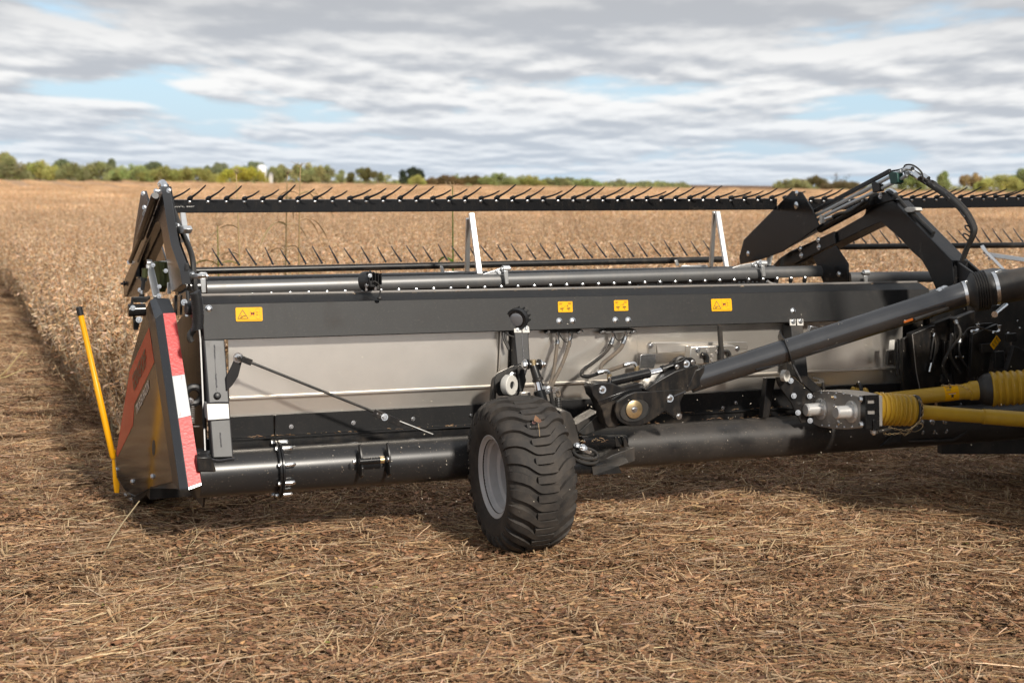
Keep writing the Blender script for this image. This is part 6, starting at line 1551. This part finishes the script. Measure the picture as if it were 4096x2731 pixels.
# ------------------------------------------------------------------ volunteer corn stalks in the beans
CORN = attr_mat('corn_leaf', .6, .3, .3)
def corn(name, label, s, top, foot, v_, col, leaves, dry=True):
    T = q(s, *top, v_); Fz = q(s, *foot, v_); w0 = to_world(Vector((Fz.x, v_, 0))); root = empty(name, w0, R(YAW)); tag(root, label, 'corn stalk')
    H_ = T.z; lean_ = T.x - Fz.x; r = random.Random(int(top[0] * 3 + top[1])); c = CB()
    P = [Vector((lean_ * (t ** 1.5), .03 * math.sin(3 * t), H_ * t)) for t in [i / 9 for i in range(10)]]
    c.strand(P, .012, jit(col, .1, r), 6, .35); st = c.mesh('stalk', CORN, True); o = bpy.data.objects.new('stalk', st); COL.objects.link(o); o.parent = root
    for i in range(leaves):
        k = r.randint(3, 8); a = r.choice((0, math.pi)) + r.gauss(0, .7); L_ = r.uniform(.25, .5); lf = CB(); n = 7; vs_ = []
        for j in range(n):
            t = j / (n - 1); rr = L_ * t * .75; z = P[k].z + L_ * (.55 * t - (1.0 if dry else .75) * t * t); w = .026 * (1 - t) ** .6 * (1 if j else .5)
            ctr = Vector((P[k].x + math.cos(a) * rr, P[k].y + math.sin(a) * rr, z)); sd = Vector((-math.sin(a), math.cos(a), .25 * math.sin(5 * t)))
            vs_ += [ctr - sd * w, ctr + Vector((0, 0, -.006)), ctr + sd * w]
        lf.add(vs_, [(3 * j + i2, 3 * j + i2 + 1, 3 * j + 4 + i2, 3 * j + 3 + i2) for j in range(n - 1) for i2 in (0, 1)], jit(col, .2, r))
        o = bpy.data.objects.new('leaf', lf.mesh('leaf', CORN, True)); COL.objects.link(o); o.parent = root
    if dry or True:
        tz = CB()
        for _ in range(7): tz.strand([P[-1], P[-1] + Vector((r.gauss(0, .02), r.gauss(0, .02), .02)), P[-1] + Vector((r.gauss(0, .04), r.gauss(0, .04), .05))], .003, jit((.40, .29, .17), .1, r), 3, .4)
        o = bpy.data.objects.new('tassel', tz.mesh('tassel', CORN)); COL.objects.link(o); o.parent = root
TAN = (.48, .34, .18); GRN = (.10, .17, .02)
corn('corn_stalk', 'green corn stalk left of the aluminium reel arm in the middle', 0, (1040, 430), (1048, 600), 4.2, GRN, 6, False)
corn('corn_stalk', 'dry corn stalk with pale leaves under the white silo', 0, (543, 400), (560, 600), 4.6, TAN, 7)
corn('corn_stalk', 'tallest dry corn stalk right of the white silo', 0, (690, 385), (686, 600), 4.9, TAN, 8)
corn('corn_stalk', 'dry corn stalk just left of the tallest dry one', 0, (660, 400), (655, 600), 5.2, TAN, 7)
corn('corn_stalk', 'yellow green corn stalk behind the left end of the front reel bar', 0, (500, 520), (505, 615), 5.6, (.22, .22, .05), 5, False)
# broken stalk lying in from the left picture edge
w0 = qg(0, -20, 880)
lr = empty('broken_stalk', w0); tag(lr, 'pale broken corn leaf stalk poking in at the left picture edge', 'corn stalk'); c = CB()
tipp = EYE + sight(0, 52, 805) * ((w0 - EYE).length / sight(0, 52, 805).length * .985) - w0; mid = EYE + sight(0, 15, 852) * ((w0 - EYE).length / sight(0, 15, 852).length * .99) - w0
c.strand([Vector((0, 0, 0)), mid, tipp], .014, (.55, .42, .22), 5, .4); c.strand([Vector((-.1, 0, .02)), mid * .9 + Vector((0, 0, -.05)), Vector((mid.x + .16, 0, mid.z + .02))], .010, (.5, .4, .2), 5, .4)
o = bpy.data.objects.new('stalk', c.mesh('stalk', CORN)); COL.objects.link(o); o.parent = lr
# one long bean stem leaning up to the shield
s0 = qg(0, 228, 1292); e_ = EYE + sight(0, 320, 1150) * ((s0 - EYE).length * 1.03 / sight(0, 320, 1150).length)
lr = empty('leaning_stem', s0); tag(lr, 'single long pale stem leaning up toward the bottom of the side shield', 'plant stem'); c = CB(); dv = e_ - s0
c.strand([Vector((0, 0, 0)), dv * .3 + Vector((.004, 0, .03)), dv * .6 + Vector((.0, 0, .02)), dv], .0045, (.60, .48, .30), 5, .8)
o = bpy.data.objects.new('stem', c.mesh('stem', CORN)); COL.objects.link(o); o.parent = lr
# dead leaf stuck on the tyre tread
TY = wc + Vector((.05, 0, 0)); lw = to_world(Vector((0.075, -.47 - .36, .475 + .25)))
lfp = to_world(q(9, 775, 285, -.78)); lr = empty('dry_leaf', lfp); tag(lr, 'curled dry brown leaf stuck to the tyre tread', 'leaf'); c = CB()
b_ = Vector((0, -.35, .75)).normalized()
for i, (sx_, sy_, rz_) in enumerate(((.05, .0, 1.9), (.04, .012, 2.8), (.035, -.012, .9))):
    cc = CB(); cc.leaf((0, 0, 0), sx_ * .8, .9, rz_, (.26, .145, .08), .5, .75)
    rot = Vector((0, -.75, .65)).to_track_quat('Z', 'Y').to_matrix()
    c.add([rot @ Vector(p) + Vector((sy_, 0, -.008 * i)) for p in cc.v], cc.f, (.27 - .05 * i, .15 - .03 * i, .085))
c.strand([Vector((.01, -.01, -.02)), Vector((.015, -.03, -.05)), Vector((.018, -.045, -.085))], .0015, (.5, .36, .2), 4, .7)
o = bpy.data.objects.new('blade', c.mesh('blade', CORN)); COL.objects.link(o); o.parent = lr

# ------------------------------------------------------------------ the combine the header hangs on (outside the picture, to the right)
CMB = empty('combine_harvester', to_world(Vector((5.0, -3.2, 0))), R(YAW)); tag(CMB, 'combine harvester carrying the header, standing just outside the right picture edge', 'combine')
GRN2 = M('combine_paint', (.05, .05, .052), .4, dust=.3)
B().prism([(-.55, 3.0, .55), (-.55, 3.0, 1.25), (-.55, 1.2, 2.2), (-.55, .6, 2.2), (-.55, .6, 1.2), (-.55, 1.0, 1.1)], (1.3, 0, 0)).obj('feeder_house', BLACK, CMB, .01)
B().prism([(-1.2, .4, 1.25), (-1.2, .4, 3.1), (-1.2, -4.5, 3.2), (-1.2, -5.6, 2.4), (-1.2, -5.2, 1.2)], (2.4, 0, 0)).obj('body', GRN2, CMB, .03)
B().prism([(-.95, 1.7, 2.2), (-.95, 2.0, 2.9), (-.95, 1.8, 3.7), (-.95, .3, 3.75), (-.95, .3, 2.1)], (1.9, 0, 0)).obj('cab', M('cab_glass', (.02, .025, .03), .08), CMB, .02)
B().box((0, 1.0, 3.82), (2.1, 1.9, .16)).obj('cab_roof', GRN2, CMB, .03)
B().box((-1.72, .85, 1.83), (1.04, 1.7, .10)).obj('shade_deck', BLACK, CMB, .01)  # unseen railed platform, added to cast shade on the gearbox
for yy_ in (-.1, .5, 1.1, 1.55): B().cyl((-2.20, yy_, 1.88), (-2.20, yy_, 2.85), .02, n=10).obj('rail_post', GRN2, CMB)
for zz_ in (2.35, 2.85): B().cyl((-2.20, -.1, zz_), (-2.20, 1.55, zz_), .02, n=10).obj('hand_rail', GRN2, CMB)
for x in (-1.42, 1.42):
    w_ = B().lathe([(-.33, .55), (-.35, .75), (-.30, .95), (0, .98), (.30, .95), (.35, .75), (.33, .55)], (x, .3, .97), (1, 0, 0), 40).obj('front_tyre', RUBBER, CMB)
    B().lathe([(-.30, .55), (-.05, .5), (.05, .5), (.30, .55)], (x, .3, .97), (1, 0, 0), 32).obj('front_rim', RIM, CMB)
for x in (-1.4, 1.4): B().lathe([(-.22, .35), (-.22, .6), (0, .68), (.22, .6), (.22, .35)], (x, -4.3, .68), (1, 0, 0), 32).obj('rear_tyre', RUBBER, CMB)

# ------------------------------------------------------------------ chaff drifting in the air behind the machine
fl = CB(); r = random.Random(21)
for _ in range(420):
    u_ = r.uniform(-1.2, 4.6); v_ = r.uniform(-1.6, .0); w_ = r.uniform(.12, 1.3)
    p = to_world(Vector((u_, v_, w_))); s_ = r.uniform(.0015, .0038); e = Vector((r.gauss(0, 1), r.gauss(0, 1), r.gauss(0, 1))).normalized(); g_ = e.orthogonal().normalized()
    fl.add([p + e * s_ * 1.6, p + g_ * s_ * .6, p - e * s_ * 1.6, p - g_ * s_ * .6], [(0, 1, 2, 3)], (.7, .62, .5))
o = bpy.data.objects.new('drifting_chaff', fl.mesh('drifting_chaff', STRAW)); COL.objects.link(o); tag(o, 'tiny pale chaff flecks drifting in the air behind the header', 'chaff', kind='stuff')

# ------------------------------------------------------------------ straw bits caught on ledges of the header
ct = CB(); r = random.Random(31)
def caught(u_, v_, w_, L_):
    a = r.uniform(0, 6.28); p = Vector((u_, v_, w_ + r.uniform(.001, .006))); d_ = Vector((math.cos(a), math.sin(a) * .5, r.uniform(-.15, .2))) * L_
    ct.strand([to_world(p), to_world(p + d_ * .5 + Vector((0, 0, .003))), to_world(p + d_)], r.uniform(.0008, .0017), jit(r.choice(CS), .2, r), 3, .8)
lip_v = VP + KSH * st1 - .02
for _ in range(150): caught(r.uniform(-1.4, 2.6), lip_v + r.uniform(-.006, .012), st1 - .004, r.uniform(.015, .05))
for _ in range(70): caught(r.uniform(.2, 2.4), r.uniform(-.02, .05), .5855, r.uniform(.015, .05))
for _ in range(40): caught(r.uniform(-1.5, 3.0), r.uniform(.20, .27), WTB - .004, r.uniform(.01, .03))
for _ in range(60): caught(r.uniform(.35, .62), r.uniform(-.36, -.12), .565, r.uniform(.015, .04))
o = bpy.data.objects.new('caught_straw', ct.mesh('caught_straw', STRAW)); COL.objects.link(o); tag(o, 'bits of straw and chaff caught on the ledges of the header', 'straw', kind='stuff')
